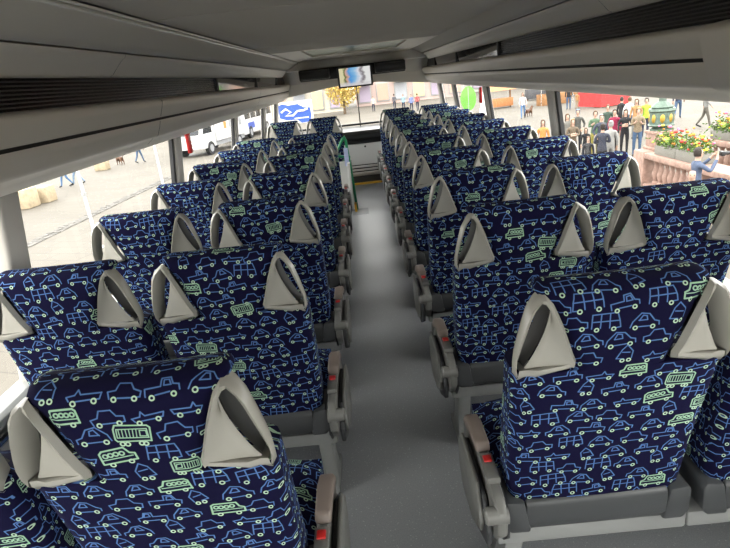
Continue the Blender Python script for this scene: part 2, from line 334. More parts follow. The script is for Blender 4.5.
# dashboard cabinet under the windscreen
db = thing('front_cabinet', 'pale grey cabinet under the windscreen at the end of the aisle', 'cabinet', (0, 8.0, 0))
obj('body', MB().box((-1.15, 0, .10), (1.15, .55, .56)).mesh('body', WHITEP, .02, 3), db)
obj('plinth', MB().box((-1.1, .04, 0), (1.1, .5, .10)).mesh('plinth', SHELL), db)
obj('top_pad', MB().prism([(.0, .58), (-.03, .63), (-.03, .69), (.03, .735), (.55, .76), (.55, .56), (.0, .56)], 'x', -1.1, 1.1).mesh('top_pad', BLACKP, .012), db)
obj('grip_recess', MB().box((-.20, -.012, .56), (.27, .03, .60)).mesh('grip_recess', BLACKP, .01), db)
for z in (.13, .175, .22): obj('vent_slat', MB().prism([(0, z), (-.022, z+.005), (-.022, z+.028), (0, z+.032)], 'x', -.26, .32).mesh('vent_slat', WHITEP, .004), db)
for z in (.162, .207, .252): obj('vent_gap', MB().box((-.26, -.004, z), (.32, .0, z+.013)).mesh('vent_gap', CREASE, smooth=0), db)
lk = MB().tube([(.03, -.006, .515), (.03, .01, .515)], .014, 12); obj('lock', lk.mesh('lock', BLACKP), db)

# overhead racks
SEGS = {-1: [(Y0, 2.70), (2.70, 5.6), (5.6, 8.3)], 1: [(Y0, 8.3)]}
for sx, sname in ((-1, 'left'), (1, 'right')):
    rk = thing('overhead_rack', 'grey moulded overhead rack above the %s-hand windows' % sname, 'luggage rack', (0, 0, .014*sx))
    def pf(pts): return [(sx*x, z) for x, z in pts]
    upper = pf([(1.00, 1.475), (.945, 1.468), (.932, 1.462), (.928, 1.454), (.934, 1.43), (.951, 1.386), (.957, 1.384), (.962, 1.389)])
    lower = pf([(.964, 1.368), (.958, 1.373), (.957, 1.369), (.966, 1.34), (.977, 1.318), (.979, 1.311), (.985, 1.302), (.996, 1.296), (1.006, 1.296), (1.03, 1.277), (1.055, 1.256), (1.075, 1.249), (1.12, 1.255), (1.16, 1.262)])
    for a, b in SEGS[sx]:
        obj('upper_panel', MB().sweep(upper, a+.003, b-.003).mesh('upper_panel', PANEL, smooth=50), rk)
        obj('lower_panel', MB().sweep(lower, a+.003, b-.003).mesh('lower_panel', PANEL, smooth=50), rk)
    end_y = 1.60 if sx > 0 else Y0
    obj('groove', MB().prism(pf([(.972, 1.394), (.972, 1.362), (.968, 1.362), (.968, 1.394)]), 'y', end_y, 8.28).mesh('groove', CREASE, smooth=0), rk)
    if sx > 0:   # rear corner cover closes the groove near the camera
        cap = [(1.0, 1.478), (.942, 1.470), (.926, 1.460), (.922, 1.448), (.94, 1.38), (.958, 1.33), (.975, 1.30), (1.01, 1.285), (1.06, 1.250), (1.12, 1.25)]
        obj('corner_cover', MB().sweep(pf(cap), Y0, 1.62).mesh('corner_cover', PANEL, smooth=50), rk)
    obj('joint_backing', MB().prism(pf([(1.0, 1.46), (.955, 1.45), (.968, 1.37), (.99, 1.315), (1.03, 1.29), (1.07, 1.262), (1.09, 1.27), (1.09, 1.44)]), 'y', Y0, 8.28).mesh('joint_backing', CREASE, smooth=0), rk)
    # ribbed dark strip above the shelf
    rib = []
    for k in range(15):
        z = 1.41+k*.0115; x = .995-.0005*k; rib += [(x, z), (x-.0035, z+.003), (x-.0035, z+.0075), (x, z+.0105)]
    for a, b in ((Y0, 4.05), (4.09, 5.7), (5.74, 7.2)):
        obj('ribbed_strip', MB().sweep(pf(rib if a < 1 else [(.998, 1.41), (.978, 1.585)]), a, b).mesh('ribbed_strip', RIB if a < 1 else mat('black_gloss_panel', (.012, .012, .013), .06, 0, .9), smooth=0), rk)
    for y in (4.05, 5.70, 7.2): obj('strip_divider', MB().box((min(sx*.975, sx*1.0), y, 1.40), (max(sx*.975, sx*1.0), y+.04, 1.59)).mesh('strip_divider', BLACKP, .003), rk)
    obj('back_plate', MB().box((min(sx*1.0, sx*1.01), Y0, 1.40), (max(sx*1.0, sx*1.01), 8.28, 1.60)).mesh('back_plate', BLACKP, smooth=0), rk)
    # ceiling cove above: lip, slit and side panel
    lip = pf([(1.01, 1.572), (.955, 1.560), (.936, 1.560), (.922, 1.567), (.90, 1.590), (.878, 1.612), (.862, 1.622), (.858, 1.632), (.875, 1.64)])
    for a, b in ((Y0, 2.2), (2.2, 5.4), (5.4, 7.4)): obj('lip', MB().sweep(lip, a+.002, b-.002).mesh('lip', PANEL, smooth=60), rk)
    obj('cove_panel', MB().sweep(pf([(.85, 1.66), (.845, 1.636), (.838, 1.633), (.80, 1.653), (.74, 1.683), (.705, 1.702)]), Y0, 7.4).mesh('cove_panel', PANEL_U, smooth=60), rk)
    obj('slit_backing', MB().box((min(sx*.83, sx*.9), Y0, 1.645), (max(sx*.83, sx*.9), 7.4, 1.66)).mesh('slit_backing', CREASE, smooth=0), rk)
    for dz, xx in ((0, .700), (.002, .672)):
        obj('ceiling_rail', MB().tube([(sx*xx, Y0, 1.698+dz), (sx*xx, 7.35, 1.698+dz)], .0065 if xx > .69 else .004, 8).mesh('ceiling_rail', mat('pale_rail', (.82, .81, .78), .25, 0, .7)), rk)
    obj('end_cap', MB().prism(pf([(1.0, 1.475), (.93, 1.462), (.957, 1.38), (.985, 1.302), (1.075, 1.249), (1.16, 1.262), (1.16, 1.475)]), 'y', 8.3, 8.33).mesh('end_cap', PANEL, .004), rk)

# screen hung from the ceiling, and black boxes beside it
def screen_mat():
    m = bpy.data.materials.new('lit_picture'); m.use_nodes = True; nt = m.node_tree; nt.nodes.clear(); L = nt.links.new
    o = nt.nodes.new('ShaderNodeOutputMaterial'); e = nt.nodes.new('ShaderNodeEmission'); e.inputs['Strength'].default_value = .34
    tc = nt.nodes.new('ShaderNodeTexCoord'); sp = nt.nodes.new('ShaderNodeSeparateXYZ'); n = nt.nodes.new('ShaderNodeTexNoise'); n.inputs['Scale'].default_value = 3.2; n.inputs['Detail'].default_value = 5
    n2 = nt.nodes.new('ShaderNodeTexNoise'); n2.inputs['Scale'].default_value = 9
    a = nt.nodes.new('ShaderNodeMath'); a.operation = 'MULTIPLY_ADD'; a.inputs[1].default_value = .35
    r = nt.nodes.new('ShaderNodeValToRGB'); cr = r.color_ramp
    for pos, c in ((.30, (.80, .75, .45, 1)), (.37, (.07, .14, .04, 1)), (.42, (.75, .45, .32, 1)), (.5, (.10, .36, .78, 1)), (.66, (.30, .58, .85, 1)), (.82, (.85, .85, .9, 1)), (.92, (.25, .22, .24, 1))): el = cr.elements.new(pos); el.color = c
    cr.elements[0].color = (.8, .7, .5, 1); cr.elements[-1].color = (.9, .9, .88, 1)
    r2 = nt.nodes.new('ShaderNodeValToRGB'); r2.color_ramp.elements[0].position = .22; r2.color_ramp.elements[1].position = .4
    mx = nt.nodes.new('ShaderNodeMix'); mx.data_type = 'RGBA'; mx.inputs[6].default_value = (.75, .72, .72, 1)
    ad = nt.nodes.new('ShaderNodeMath'); ad.operation = 'MULTIPLY_ADD'; ad.inputs[1].default_value = .3
    L(tc.outputs['Generated'], sp.inputs[0]); L(tc.outputs['Generated'], n.inputs['Vector']); L(tc.outputs['Generated'], n2.inputs['Vector'])
    L(n.outputs['Fac'], a.inputs[0]); L(sp.outputs['X'], a.inputs[2]); L(a.outputs[0], r.inputs['Fac'])
    L(n2.outputs['Fac'], ad.inputs[0]); L(sp.outputs['Z'], ad.inputs[2]); L(ad.outputs[0], r2.inputs['Fac']); L(r2.outputs['Color'], mx.inputs[0]); L(r.outputs['Color'], mx.inputs[7])
    L(mx.outputs[2], e.inputs['Color']); L(e.outputs[0], o.inputs['Surface']); return m
tv = thing('ceiling_screen', 'small black-framed screen showing a picture, hung over the aisle', 'screen', (-.015, 6.0, 1.70))
obj('frame', MB().box((-.180, 0, -.342), (.180, .035, -.136)).mesh('frame', BLACKP, .008), tv)
obj('picture', MB().box((-.160, -.0015, -.328), (.160, .0, -.152)).mesh('picture', screen_mat(), smooth=0), tv)
obj('bracket', MB().box((-.05, .03, -.20), (.05, 1.32, -.16)).mesh('bracket', BLACKP, .006), tv)
for lx, nm in ((-.50, 'left'), (.42, 'right')):
    t = thing('overhead_console', 'black console box under the ceiling, %s of the screen' % nm, 'console', (lx, 7.0, 1.475))
    obj('body', MB().box((-.18, 0, 0), (.18, .3, .115)).mesh('body', BLACKP, .012), t)
    obj('bezel', MB().box((-.165, -.006, .012), (.165, .0, .020)).box((-.165, -.006, .095), (.165, .0, .103)).mesh('bezel', LINER, smooth=0), t)

# emergency hammers in their red holders
for sx, y, z, lb in ((-1, 3.61, 1.165, 'red emergency hammer holder on the left window pillar'), (1, 5.33, 1.165, 'red emergency hammer holder on the right window pillar')):
    t = thing('emergency_hammer', lb, 'hammer', (sx*(wx(z)-.035), y, z), 0, None)
    obj('holder', MB().box((-.012, -.022, -.06), (.012, .022, .08)).mesh('holder', RED, .006), t)
    for k in range(5): obj('tooth', MB().box((-.011, .022, -.05+.026*k), (.011, .030, -.038+.026*k)).mesh('tooth', RED), t)

# stair partition with green rail
pt = thing('stair_partition', 'white partition with green handrail beside the front stairwell', 'partition', (-.17, 6.3, 0))
obj('panel', MB().box((-.035, -.10, .03), (-.005, .10, .56)).box((-.9, .08, .03), (-.005, .10, .56)).mesh('panel', WHITEP, .006), pt)
rl = obj('handrail', MB().tube([(.02, .03, 0), (0, .02, .45), (-.025, .01, .80), (-.04, 0, .845), (-.055, 0, .82), (-.13, 0, .70), (-.17, 0, .63), (-.17, 0, .5)], .016, 8).mesh('handrail', GREENR), pt)
obj('cross_rail', MB().tube([(-.15, 0, .64), (.005, .02, .61)], .015, 8).mesh('cross_rail', GREENR), pt)
obj('notice', MB().box((-.06, -.012, .52), (-.01, -.008, .72)).mesh('notice', mat('pale_blue_paper', (.45, .5, .72), .6, noise=(30, .2)), smooth=0), pt)
obj('kick_strip', MB().box((-.005, -.09, 0), (.02, .02, .09)).mesh('kick_strip', YELLOW), pt)

# ------------------------------------------------------------------ the seats
ZR = [.405, .43, .50, .58, .66, .74, .78, .815, .8255, .8260, .8265, .85, .87, .90, .935, .965, .985, .997, 1.006, 1.013, 1.019, 1.022, 1.024]
def lerp(t, tab):
    for (a, va), (b, vb) in zip(tab[:-1], tab[1:]):
        if t <= b: return va+(vb-va)*max(0, t-a)/(b-a)
    return tab[-1][1]
REAR = [(.405, .112), (.45, .106), (.55, .086), (.65, .062), (.75, .036), (.80, .024), (.84, .014), (.88, .006), (.93, .001), (.98, .0), (.995, .003), (1.005, .010), (1.013, .020), (1.019, .034), (1.024, .06)]
FRONT = [(.405, .26), (.45, .245), (.65, .19), (.85, .135), (.97, .118), (1.0, .112), (1.013, .10), (1.021, .085), (1.024, .061)]
HW = [(.405, .212), (.5, .218), (.7, .221), (.8255, .223), (.826, .100), (.85, .104), (.87, .110), (.90, .119), (.935, .131), (.965, .142), (.985, .154), (.997, .168), (1.006, .176), (1.013, .174), (1.02, .166), (1.024, .15)]
def backrest_mesh():
    mb = MB(); rings = []; s = 0; prev = None
    for z in ZR:
        yr, yf, w = lerp(z, REAR), lerp(z, FRONT), lerp(z, HW)
        if prev: s += math.hypot(z-prev[0], yr-prev[1])
        prev = (z, yr); d = yf-yr; c = min(.028, d*.3)
        pts = []; nr = 12
        for k in range(nr+1):
            x = -(w-c)+2*(w-c)*k/nr; pts.append((x, yr+.010*(x/.22)**2, x))
        yb = yr+.010*((w-c)/.22)**2
        pts += [(w-c*.3, yb+c*.3, w), (w, yb+c, w+.01), (w, yf-c, w+d), (w-c*.3, yf-c*.3, w+d+.01)]
        for k in range(7): x = (w-c)-2*(w-c)*k/6; pts.append((x, yf+.012*(abs(x)/.2)**2-.006, w+d+.03+(w-x)))
        pts += [(-w+c*.3, yf-c*.3, -w-d-.01), (-w, yf-c, -w-d), (-w, yb+c, -w-.01), (-w+c*.3, yb+c*.3, -w)]
        rings.append(([(x, y, z) for x, y, u in pts], [u for x, y, u in pts], s))
    n = len(rings[0][0]); vs = [p for r in rings for p in r[0]]; fs, uvs = [], []
    for i in range(len(rings)-1):
        ua, ub, va, vb = rings[i][1], rings[i+1][1], rings[i][2], rings[i+1][2]
        for k in range(n):
            k2 = (k+1) % n; fs.append((i*n+k, i*n+k2, (i+1)*n+k2, (i+1)*n+k))
            q = [ua[k], ua[k2], ub[k2], ub[k]]
            if max(q)-min(q) > .5: q = [q[0]]*4 if False else [min(q, key=abs)]*4
            if 10 > k >= 0 or True: uvs.append([(q[0], va), (q[1], va), (q[2], vb), (q[3], vb)])
    fs += [list(range(n))[::-1], list(range((len(rings)-1)*n, len(rings)*n))]
    uvs += [[(p[0], 0) for p in rings[0][0]][::-1], [(p[0], rings[-1][2]+p[1]) for p in rings[-1][0]]]
    mb.add(vs, fs, 0, uvs)
    return mb.mesh('backrest', CLOTH, smooth=50)
def cushion_mesh():
    mb = MB(); rings = []
    prof = [(.20, .405), (.24, .428), (.32, .436), (.42, .440), (.50, .440), (.545, .430), (.565, .405), (.565, .36), (.555, .33)]
    s = 0; n = 11
    for i, (y, z) in enumerate(prof):
        if i: s += math.hypot(y-prof[i-1][0], z-prof[i-1][1])
        row = []
        for k in range(n):
            t = -1+2*k/(n-1); e = abs(t)**6
            row.append(((t*.222, y, z-(.035*e if i < 6 else 0)), (t*.222, s)))
        rings.append(row)
    vs = [p[0] for r in rings for p in r]; fs = []; uv = []
    for i in range(len(rings)-1):
        for k in range(n-1):
            ids = [i*n+k, i*n+k+1, (i+1)*n+k+1, (i+1)*n+k]; fs.append(ids); uv.append([rings[a//n][a % n][1] for a in ids])
    mb.add(vs, fs, 0, uv)
    for sx in (-1, 1):     # sides of the cushion
        top = [(sx*.222, y, z-(.035 if i < 6 else 0)) for i, (y, z) in enumerate(prof)]; bot = [(sx*.222, y, .325) for y, z in prof]
        m = len(prof); fs = [(i, i+1, m+i+1, m+i) for i in range(m-1)]
        allp = top+bot; mb.add(allp, fs, 0, [[(sx*(.222+.45-allp[a][2]), allp[a][1]) for a in f] for f in fs])
    return mb.mesh('seat_cushion', CLOTH, smooth=45)
# silver grab handle let into the shoulder (drawn for +x, mirrored for -x)
BO = [(.172, 1.005), (.192, .990), (.206, .966), (.216, .930), (.224, .893), (.229, .862), (.228, .832), (.217, .812)]
BI = [(.171, .991), (.184, .976), (.193, .955), (.201, .930), (.209, .903), (.216, .876), (.220, .855), (.219, .838)]
SE = [(.148, .982), (.150, .963), (.154, .945), (.160, .925), (.169, .900), (.181, .873), (.191, .852), (.199, .839)]
NO = [(.165, 1.006), (.152, .990), (.142, .966), (.131, .938), (.120, .905), (.109, .872), (.101, .852), (.103, .836)]
NI = [(.166, .993), (.158, .980), (.150, .958), (.140, .931), (.130, .899), (.119, .868), (.113, .854), (.114, .847)]
def handle_mesh(mirror):
    mb = MB(); n = 8
    def yr(z): return lerp(z, REAR)
    def strip(A, B): mb.add(A+B, [(i, i+1, n+i+1, n+i) for i in range(n-1)])
    bo = [(x, yr(z)+.012+.004*i/7, z) for i, (x, z) in enumerate(BO)]; bi = [(x, yr(z)+.008+.003*i/7, z) for i, (x, z) in enumerate(BI)]
    bm_ = [((a[0]*.5+b[0]*.5), (a[1]+b[1])/2-.009, (a[2]+b[2])/2) for a, b in zip(bo, bi)]
    bof = [(x-.015, y+.046, z) for x, y, z in bo]; bif = [(x-.012, y+.046, z) for x, y, z in bi]
    strip(bof, bo); strip(bo, bm_); strip(bm_, bi); strip(bi, bif); strip(bif, bof)
    no = [(x-.003, yr(z)+.006, z) for x, z in NO]; nm = [((a[0]+b[0])/2-.002, yr(a[1])-.009, (a[1]+b[1])/2) for a, b in zip(NO, NI)]; ni = [(x, yr(z)-.002, z) for x, z in NI]
    strip(no, nm); strip(nm, ni)
    se = [(x, yr(z)+.013, z) for x, z in SE]; rows = [ni]
    for t in (.2, .4, .6, .8): rows.append([(a[0]+(b[0]-a[0])*t, a[1]+(b[1]-a[1])*(1-(1-t)**1.7), a[2]+(b[2]-a[2])*t) for a, b in zip(ni, se)])
    rows.append(se); rows.append([(x+.004, y+.004, z) for x, y, z in se])
    for a, b in zip(rows[:-1], rows[1:]): strip(a, b)
    # foot of the triangle: from the inner tip to the outer corner
    lo = [(.101, .838), (.125, .832), (.15, .827), (.18, .820), (.205, .814), (.217, .812)]; up = [(.112, .850), (.13, .846), (.155, .843), (.18, .840), (.20, .838), (.215, .837)]
    l0 = [(x, yr(z)+.008+(.008 if x > .2 else 0), z-.004) for x, z in lo]; l1 = [((a[0]+b[0])/2, yr(a[1])-.006+(.01 if a[0] > .19 else 0), (a[1]+b[1])/2) for a, b in zip(lo, up)]
    u0 = [(x, yr(z)-.002+(.010 if x > .18 else 0), z) for x, z in up]; u1 = [(x, yr(z)+.052, z-.004) for x, z in up]
    lf = [(x, yr(z)+.062, z-.004) for x, z in lo]
    for A, B in ((lf, l0), (l0, l1), (l1, u0), (u0, u1), (u1, lf)): mb.add(A+B, [(i, i+1, 6+i+1, 6+i) for i in range(5)])
    # cap joining bar and rim at the apex
    mb.add([no[0], nm[0], ni[0], se[0], bi[0], bm_[0], bo[0], bof[0], bif[0]], [(0, 1, 5, 6), (1, 2, 4, 5), (2, 3, 8, 4), (0, 6, 7), (3, 8, 7)])
    return mb.mesh('grab_handle', HANDLE, smooth=55, mirror=mirror)
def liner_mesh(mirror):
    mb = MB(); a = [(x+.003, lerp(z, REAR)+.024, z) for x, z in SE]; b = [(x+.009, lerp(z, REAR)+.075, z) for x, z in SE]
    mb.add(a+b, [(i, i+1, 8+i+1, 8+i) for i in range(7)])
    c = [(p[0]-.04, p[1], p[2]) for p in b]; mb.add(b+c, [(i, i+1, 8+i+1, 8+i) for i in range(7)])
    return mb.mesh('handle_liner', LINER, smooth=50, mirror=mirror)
ME = {}
ME['backrest'] = backrest_mesh(); ME['cushion'] = cushion_mesh()
ME['hR'], ME['hL'] = handle_mesh(False), handle_mesh(True); ME['lR'], ME['lL'] = liner_mesh(False), liner_mesh(True)
ME['panel'] = MB().prism([(.112, .320), (.102, .345), (.104, .400), (.112, .412), (.26, .412), (.26, .35), (.16, .320)], 'x', -.178, .178).mesh('lower_panel', SHELL, .006)
for s_, k in ((1, 'cR'), (-1, 'cL')):
    ME[k] = MB().prism([(s_*.165, .318), (s_*.181, .411), (s_*.226, .418), (s_*.234, .405), (s_*.232, .338), (s_*.218, .318)], 'y', .100, .24).mesh('end_cap', SHELL, .008)
ME['rail'] = MB().box((-.247, .13, .255), (.247, .20, .305)).mesh('frame_rail', RAIL, .008)
ME['pan'] = MB().prism([(.22, .29), (.22, .335), (.56, .335), (.575, .31), (.54, .285)], 'x', -.228, .228).mesh('cushion_pan', RAIL, .01)
def side_unit(mir):
    d = {}
    sh = [(.055, .425), (.09, .452), (.20, .462), (.34, .452), (.45, .425), (.50, .375), (.50, .30), (.46, .252), (.40, .235), (.22, .255), (.11, .30), (.06, .355)]
    d['side_shield'] = MB().prism(sh, 'x', -.262, -.235).mesh('side_shield', SIDE, .008, 2, mirror=mir)
    d['inner_plate'] = MB().prism([(y*.96+.012, z*.97-.005) for y, z in sh], 'x', -.2345, -.229).mesh('inner_plate', SIDE_D, mirror=mir)
    d['outer_skirt'] = MB().prism([(.10, .33), (.16, .40), (.40, .40), (.47, .35), (.46, .26), (.40, .20), (.25, .205), (.12, .27)], 'x', -.278, -.263).mesh('outer_skirt', SIDE_D, .005, mirror=mir)
    d['skirt_face'] = MB().prism([(.13, .335), (.18, .425), (.40, .42), (.455, .36), (.445, .275), (.39, .225), (.25, .235), (.15, .29)], 'x', -.290, -.279).mesh('skirt_face', SIDE, .004, mirror=mir)
    d['armrest_pad'] = MB().prism([(.245, .462), (.26, .488), (.36, .488), (.42, .468), (.455, .43), (.44, .42), (.36, .448)], 'x', -.272, -.232).mesh('armrest_pad', PAD, .008, 3, mirror=mir)
    d['buckle_block'] = MB().box((-.268, .13, .455), (-.234, .23, .474)).mesh('buckle_block', SIDE, .004, mirror=mir)
    d['belt_button'] = MB().box((-.262, .190, .474), (-.240, .216, .480)).mesh('belt_button', RED, .003, mirror=mir)
    d['pivot_knob'] = MB().tube([(-.232, .075, .41), (-.284, .075, .41), (-.289, .075, .41)], [.022, .022, .017], 16).mesh('pivot_knob', SIDE, mirror=mir)
    d['leg'] = MB().prism([(.135, .26), (.22, .26), (.245, .16), (.30, .05), (.38, .03), (.38, 0), (.17, 0), (.18, .05), (.17, .15)], 'x', -.225, -.175).mesh('leg', RAIL, .008, mirror=mir)
    return d
SU = {1: side_unit(False), -1: side_unit(True)}
WL = {1: MB().prism([(.15, .257), (.20, .257), (.20, .03), (.30, .0), (.13, .0), (.15, .03)], 'x', .14, .17).mesh('leg', RAIL, .006), -1: MB().prism([(.15, .257), (.20, .257), (.20, .03), (.30, .0), (.13, .0), (.15, .03)], 'x', -.17, -.14).mesh('leg', RAIL, .006)}
ORD = ['nearest', 'second', 'third', 'fourth', 'fifth', 'sixth', 'seventh', 'eighth', 'ninth', 'frontmost']
ROWP, XA, XW = .70, .465, .961
def seat(side, place, row, y):
    x = side*(XA if place == 'aisle' else XW); sn = 'right' if side > 0 else 'left'
    o = ORD[row] if row in (0, 9) else ORD[row]+' nearest'
    t = thing('coach_seat', 'blue car-print coach seat, %s side of the %s block, %s row' % (place, sn, o), 'seat', (x, y, 0), 0, 'car-print coach seats')
    obj('backrest', ME['backrest'], t); obj('seat_cushion', ME['cushion'], t)
    for k in 'RL':
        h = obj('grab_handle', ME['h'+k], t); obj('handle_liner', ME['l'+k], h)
    p = obj('lower_panel', ME['panel'], t)
    obj('end_cap', ME['cR'], t); obj('end_cap', ME['cL'], t)
    obj('frame_rail', ME['rail'], t); obj('cushion_pan', ME['pan'], t)
    if place == 'aisle':
        for nme, me in SU[side].items(): obj(nme, me, t)
    else: obj('leg', WL[side], t)
    return t
YR, YL = .988, .786
for k in range(10):
    for place in ('aisle', 'window'): seat(1, place, k, YR+ROWP*k)
for k in (0, 1, 2, 3, 4, 5, 6, 9):
    for place in ('aisle', 'window'): seat(-1, place, k, YL+ROWP*k)

# ------------------------------------------------------------------ the square outside
GZ = CAMZ-3.9
_mat0 = mat
def mat(name, col, *a, **k): return _mat0(name, tuple(c*.58 for c in col), *a, **k)   # outdoor colours darkened to hold outdoor brightness down against the interior
gr = struct('ground', MB().box((-160, -60, GZ-.2), (160, 200, GZ)).mesh('ground', PAVE, smooth=0)); gr['label'] = 'pale stone paving of the square'
STONE = mat('pink_granite', (.42, .27, .215), .7, noise=(9, .25)); BRONZE = mat('green_bronze', (.13, .19, .15), .45, .3, .5, noise=(12, .3)); GOLD = mat('gold_relief', (.55, .36, .06), .35, .4)
def ground_at(px, py): p = ray_at(px, py, z=GZ); return p
# kerb of small setts crossing the paving on the left
KERB = mat('grey_setts', (.17, .16, .145), .85, noise=(5, .35))
a_, b_ = ground_at(20, 252), ground_at(160, 184); dv = (b_-a_).normalized(); nv = Vector((-dv.y, dv.x, 0)); a_ = a_-dv*8; b_ = b_+dv*3
me = MB(); nk = 150
for i in range(nk):
    p = a_+(b_-a_)*(i/nk); L_ = (b_-a_).length/nk
    for j in range(2):
        c = p+nv*(j*.24)+nv*random.uniform(-.02, .02); w_ = L_*random.uniform(.75, .92)
        q = [c, c+dv*w_, c+dv*w_+nv*.21, c+nv*.21]
        me.prism([(v.x, v.y) for v in q], 'z', GZ, GZ+random.uniform(.015, .04))
tag(struct('sett_strip', me.mesh('sett_strip', KERB, smooth=0)), 'strip of rough grey setts across the paving', kind='stuff')
# white poles on the left
WPOLE = mat('white_pole_paint', (.75, .75, .72), .4)
for (px, py), lb, r in (((99, 248), 'slim white flagpole nearest the left windows', .05), ((164, 188), 'slim white flagpole further along the left side', .06)):
    p = ground_at(px, py); t = thing('flagpole', lb, 'pole', p)
    obj('shaft', MB().tube([(0, 0, 0), (0, 0, 6.5)], [r, r*.7], 10).mesh('shaft', WPOLE), t); obj('base', MB().lathe([(.16, 0), (.16, .03), (.07, .08)], n=14).mesh('base', WPOLE), t)
    obj('collar', MB().lathe([(r*1.35, 1.55), (r*1.35, 1.65)], n=12).mesh('collar', RAIL), t)
# sandstone blocks by the left wall
SAND = mat('sandstone_block', (.52, .42, .28), .8, noise=(6, .2))
for (px, py), s, lb in (((24, 208), 1.0, 'square sandstone block beside the left end of the paving'), ((44, 202), .85, 'smaller sandstone block behind the square one'), ((103, 170), .7, 'low sandstone block farther off by the walkers')):
    p = ground_at(px, py)
    tag(obj('stone_block', MB().prism([(-.55*s, -.45*s), (.55*s, -.5*s), (.6*s, .4*s), (-.5*s, .45*s)], 'z', 0, .85*s).mesh('stone_block', SAND, .06*s, 2), None, p), lb, 'stone block', 'sandstone blocks')

# ---- people
def person_mesh(name, pose):
    """One continuous body grown over a jointed skeleton, 1.75 m tall, facing +y; returns mesh with slots skin/top/trousers/shoes."""
    V, E, R = [], [], []
    def v(p, r, par=None):
        V.append(p); R.append(r if isinstance(r, tuple) else (r, r))
        if par is not None: E.append((par, len(V)-1))
        return len(V)-1
    st = pose.get('stride', 0)
    pel = v((0, 0, .96), (.135, .10)); wa = v((0, .005, 1.10), (.125, .095), pel); ch = v((0, 0, 1.30), (.155, .108), wa); nb = v((0, -.005, 1.45), (.075, .07), ch)
    nk_ = v((0, .005, 1.52), .052, nb); h1 = v((0, .02, 1.60), (.066, .078), nk_); h2 = v((0, .012, 1.68), (.070, .084), h1); v((0, .008, 1.72), (.05, .06), h2); v((0, .105, 1.605), (.012, .016), h1)
    hands = []
    for s, leg, arm in ((-1, -st, pose['L']), (1, st, pose['R'])):
        hp = v((s*.09, 0, .90), .088, pel); kn = v((s*.10, leg*.5+.02, .50), .060, hp); an = v((s*.10, leg-.015+(-.08 if leg < 0 else 0), .09+(.06 if leg < 0 else 0)), .042, kn); v((s*.115, leg+.13, .04), (.04, .032), an)
        sh = v((s*.165, -.005, 1.41), .064, ch); e, w_, hd = [Vector(q) for q in arm]
        el = v((s*e.x, e.y, e.z), .048, sh); wr = v((s*w_.x, w_.y, w_.z), .034, el); pm = v((s*hd.x, hd.y, hd.z), (.030, .034), wr)
        dirv = (hd-w_).normalized(); sd_ = dirv.cross(Vector((0, 1, .3))); sd_.normalize()
        hands.append(Vector((s*hd.x, hd.y, hd.z)))
        for k in range(4):
            b0 = hd+sd_*(.018*(k-1.5))+dirv*.05; tip = b0+dirv*(.045-.008*abs(k-1.2))+Vector((-.008, .012, 0))
            f1 = v((s*b0.x, b0.y, b0.z), .010, pm); v((s*tip.x, tip.y, tip.z), .008, f1)
        tb = hd-sd_*.035+dirv*.02; v((s*tb.x, tb.y, tb.z), .010, pm)
    m = bpy.data.meshes.new(name); m.from_pydata(V, E, []); o = bpy.data.objects.new(name, m); COL.objects.link(o)
    o.modifiers.new('skin', 'SKIN').use_smooth_shade = True; ss = o.modifiers.new('sub', 'SUBSURF'); ss.levels = 1; ss.render_levels = 1
    for i, sv in enumerate(m.skin_vertices[0].data): sv.radius = R[i]; sv.use_root = (i == 0)
    dg = bpy.context.evaluated_depsgraph_get(); dg.update(); out = bpy.data.meshes.new_from_object(o.evaluated_get(dg)); out.name = name
    bpy.data.objects.remove(o); bpy.data.meshes.remove(m)
    for p in out.polygons:
        c = p.center
        if c.z > 1.475 and abs(c.x) < .12: k = 0
        elif any((c-h).length < .105 for h in hands): k = 0
        elif c.z < .10+(.07 if (st and c.y < -.1) else 0): k = 3
        elif c.z < pose.get('hem', .93) and abs(c.x) < .2: k = 2
        else: k = 1
        p.material_index = k; p.use_smooth = True
    return out
HANG = ((.22, -.03, 1.14), (.235, .04, .90), (.235, .06, .83))
POSES = {
    'stand': {'L': HANG, 'R': HANG},
    'walk': {'L': ((.23, -.10, 1.16), (.24, -.10, .92), (.24, -.09, .85)), 'R': ((.23, .06, 1.15), (.23, .22, .98), (.23, .26, .92)), 'stride': .24},
    'fold': {'L': ((.24, .02, 1.15), (.06, .20, 1.14), (-.02, .21, 1.15)), 'R': ((.24, .02, 1.16), (.07, .19, 1.20), (-.01, .20, 1.21))},
    'phone': {'L': ((.22, .03, 1.16), (.12, .26, 1.22), (.09, .32, 1.27)), 'R': ((.22, .03, 1.16), (.12, .26, 1.24), (.08, .32, 1.29))},
    'photo': {'L': ((.27, .16, 1.27), (.12, .34, 1.50), (.07, .36, 1.56)), 'R': ((.27, .16, 1.27), (.12, .34, 1.50), (.08, .36, 1.56))},
    'pocket': {'L': ((.27, -.08, 1.15), (.22, .06, .99), (.19, .10, .94)), 'R': ((.27, -.08, 1.15), (.22, .06, .99), (.19, .10, .94)), 'hem': .86},
    'coat': {'L': ((.24, .02, 1.15), (.16, .20, 1.08), (.12, .25, 1.08)), 'R': HANG, 'hem': .62},
}
PM = {k: person_mesh('body_'+k, p) for k, p in POSES.items()}
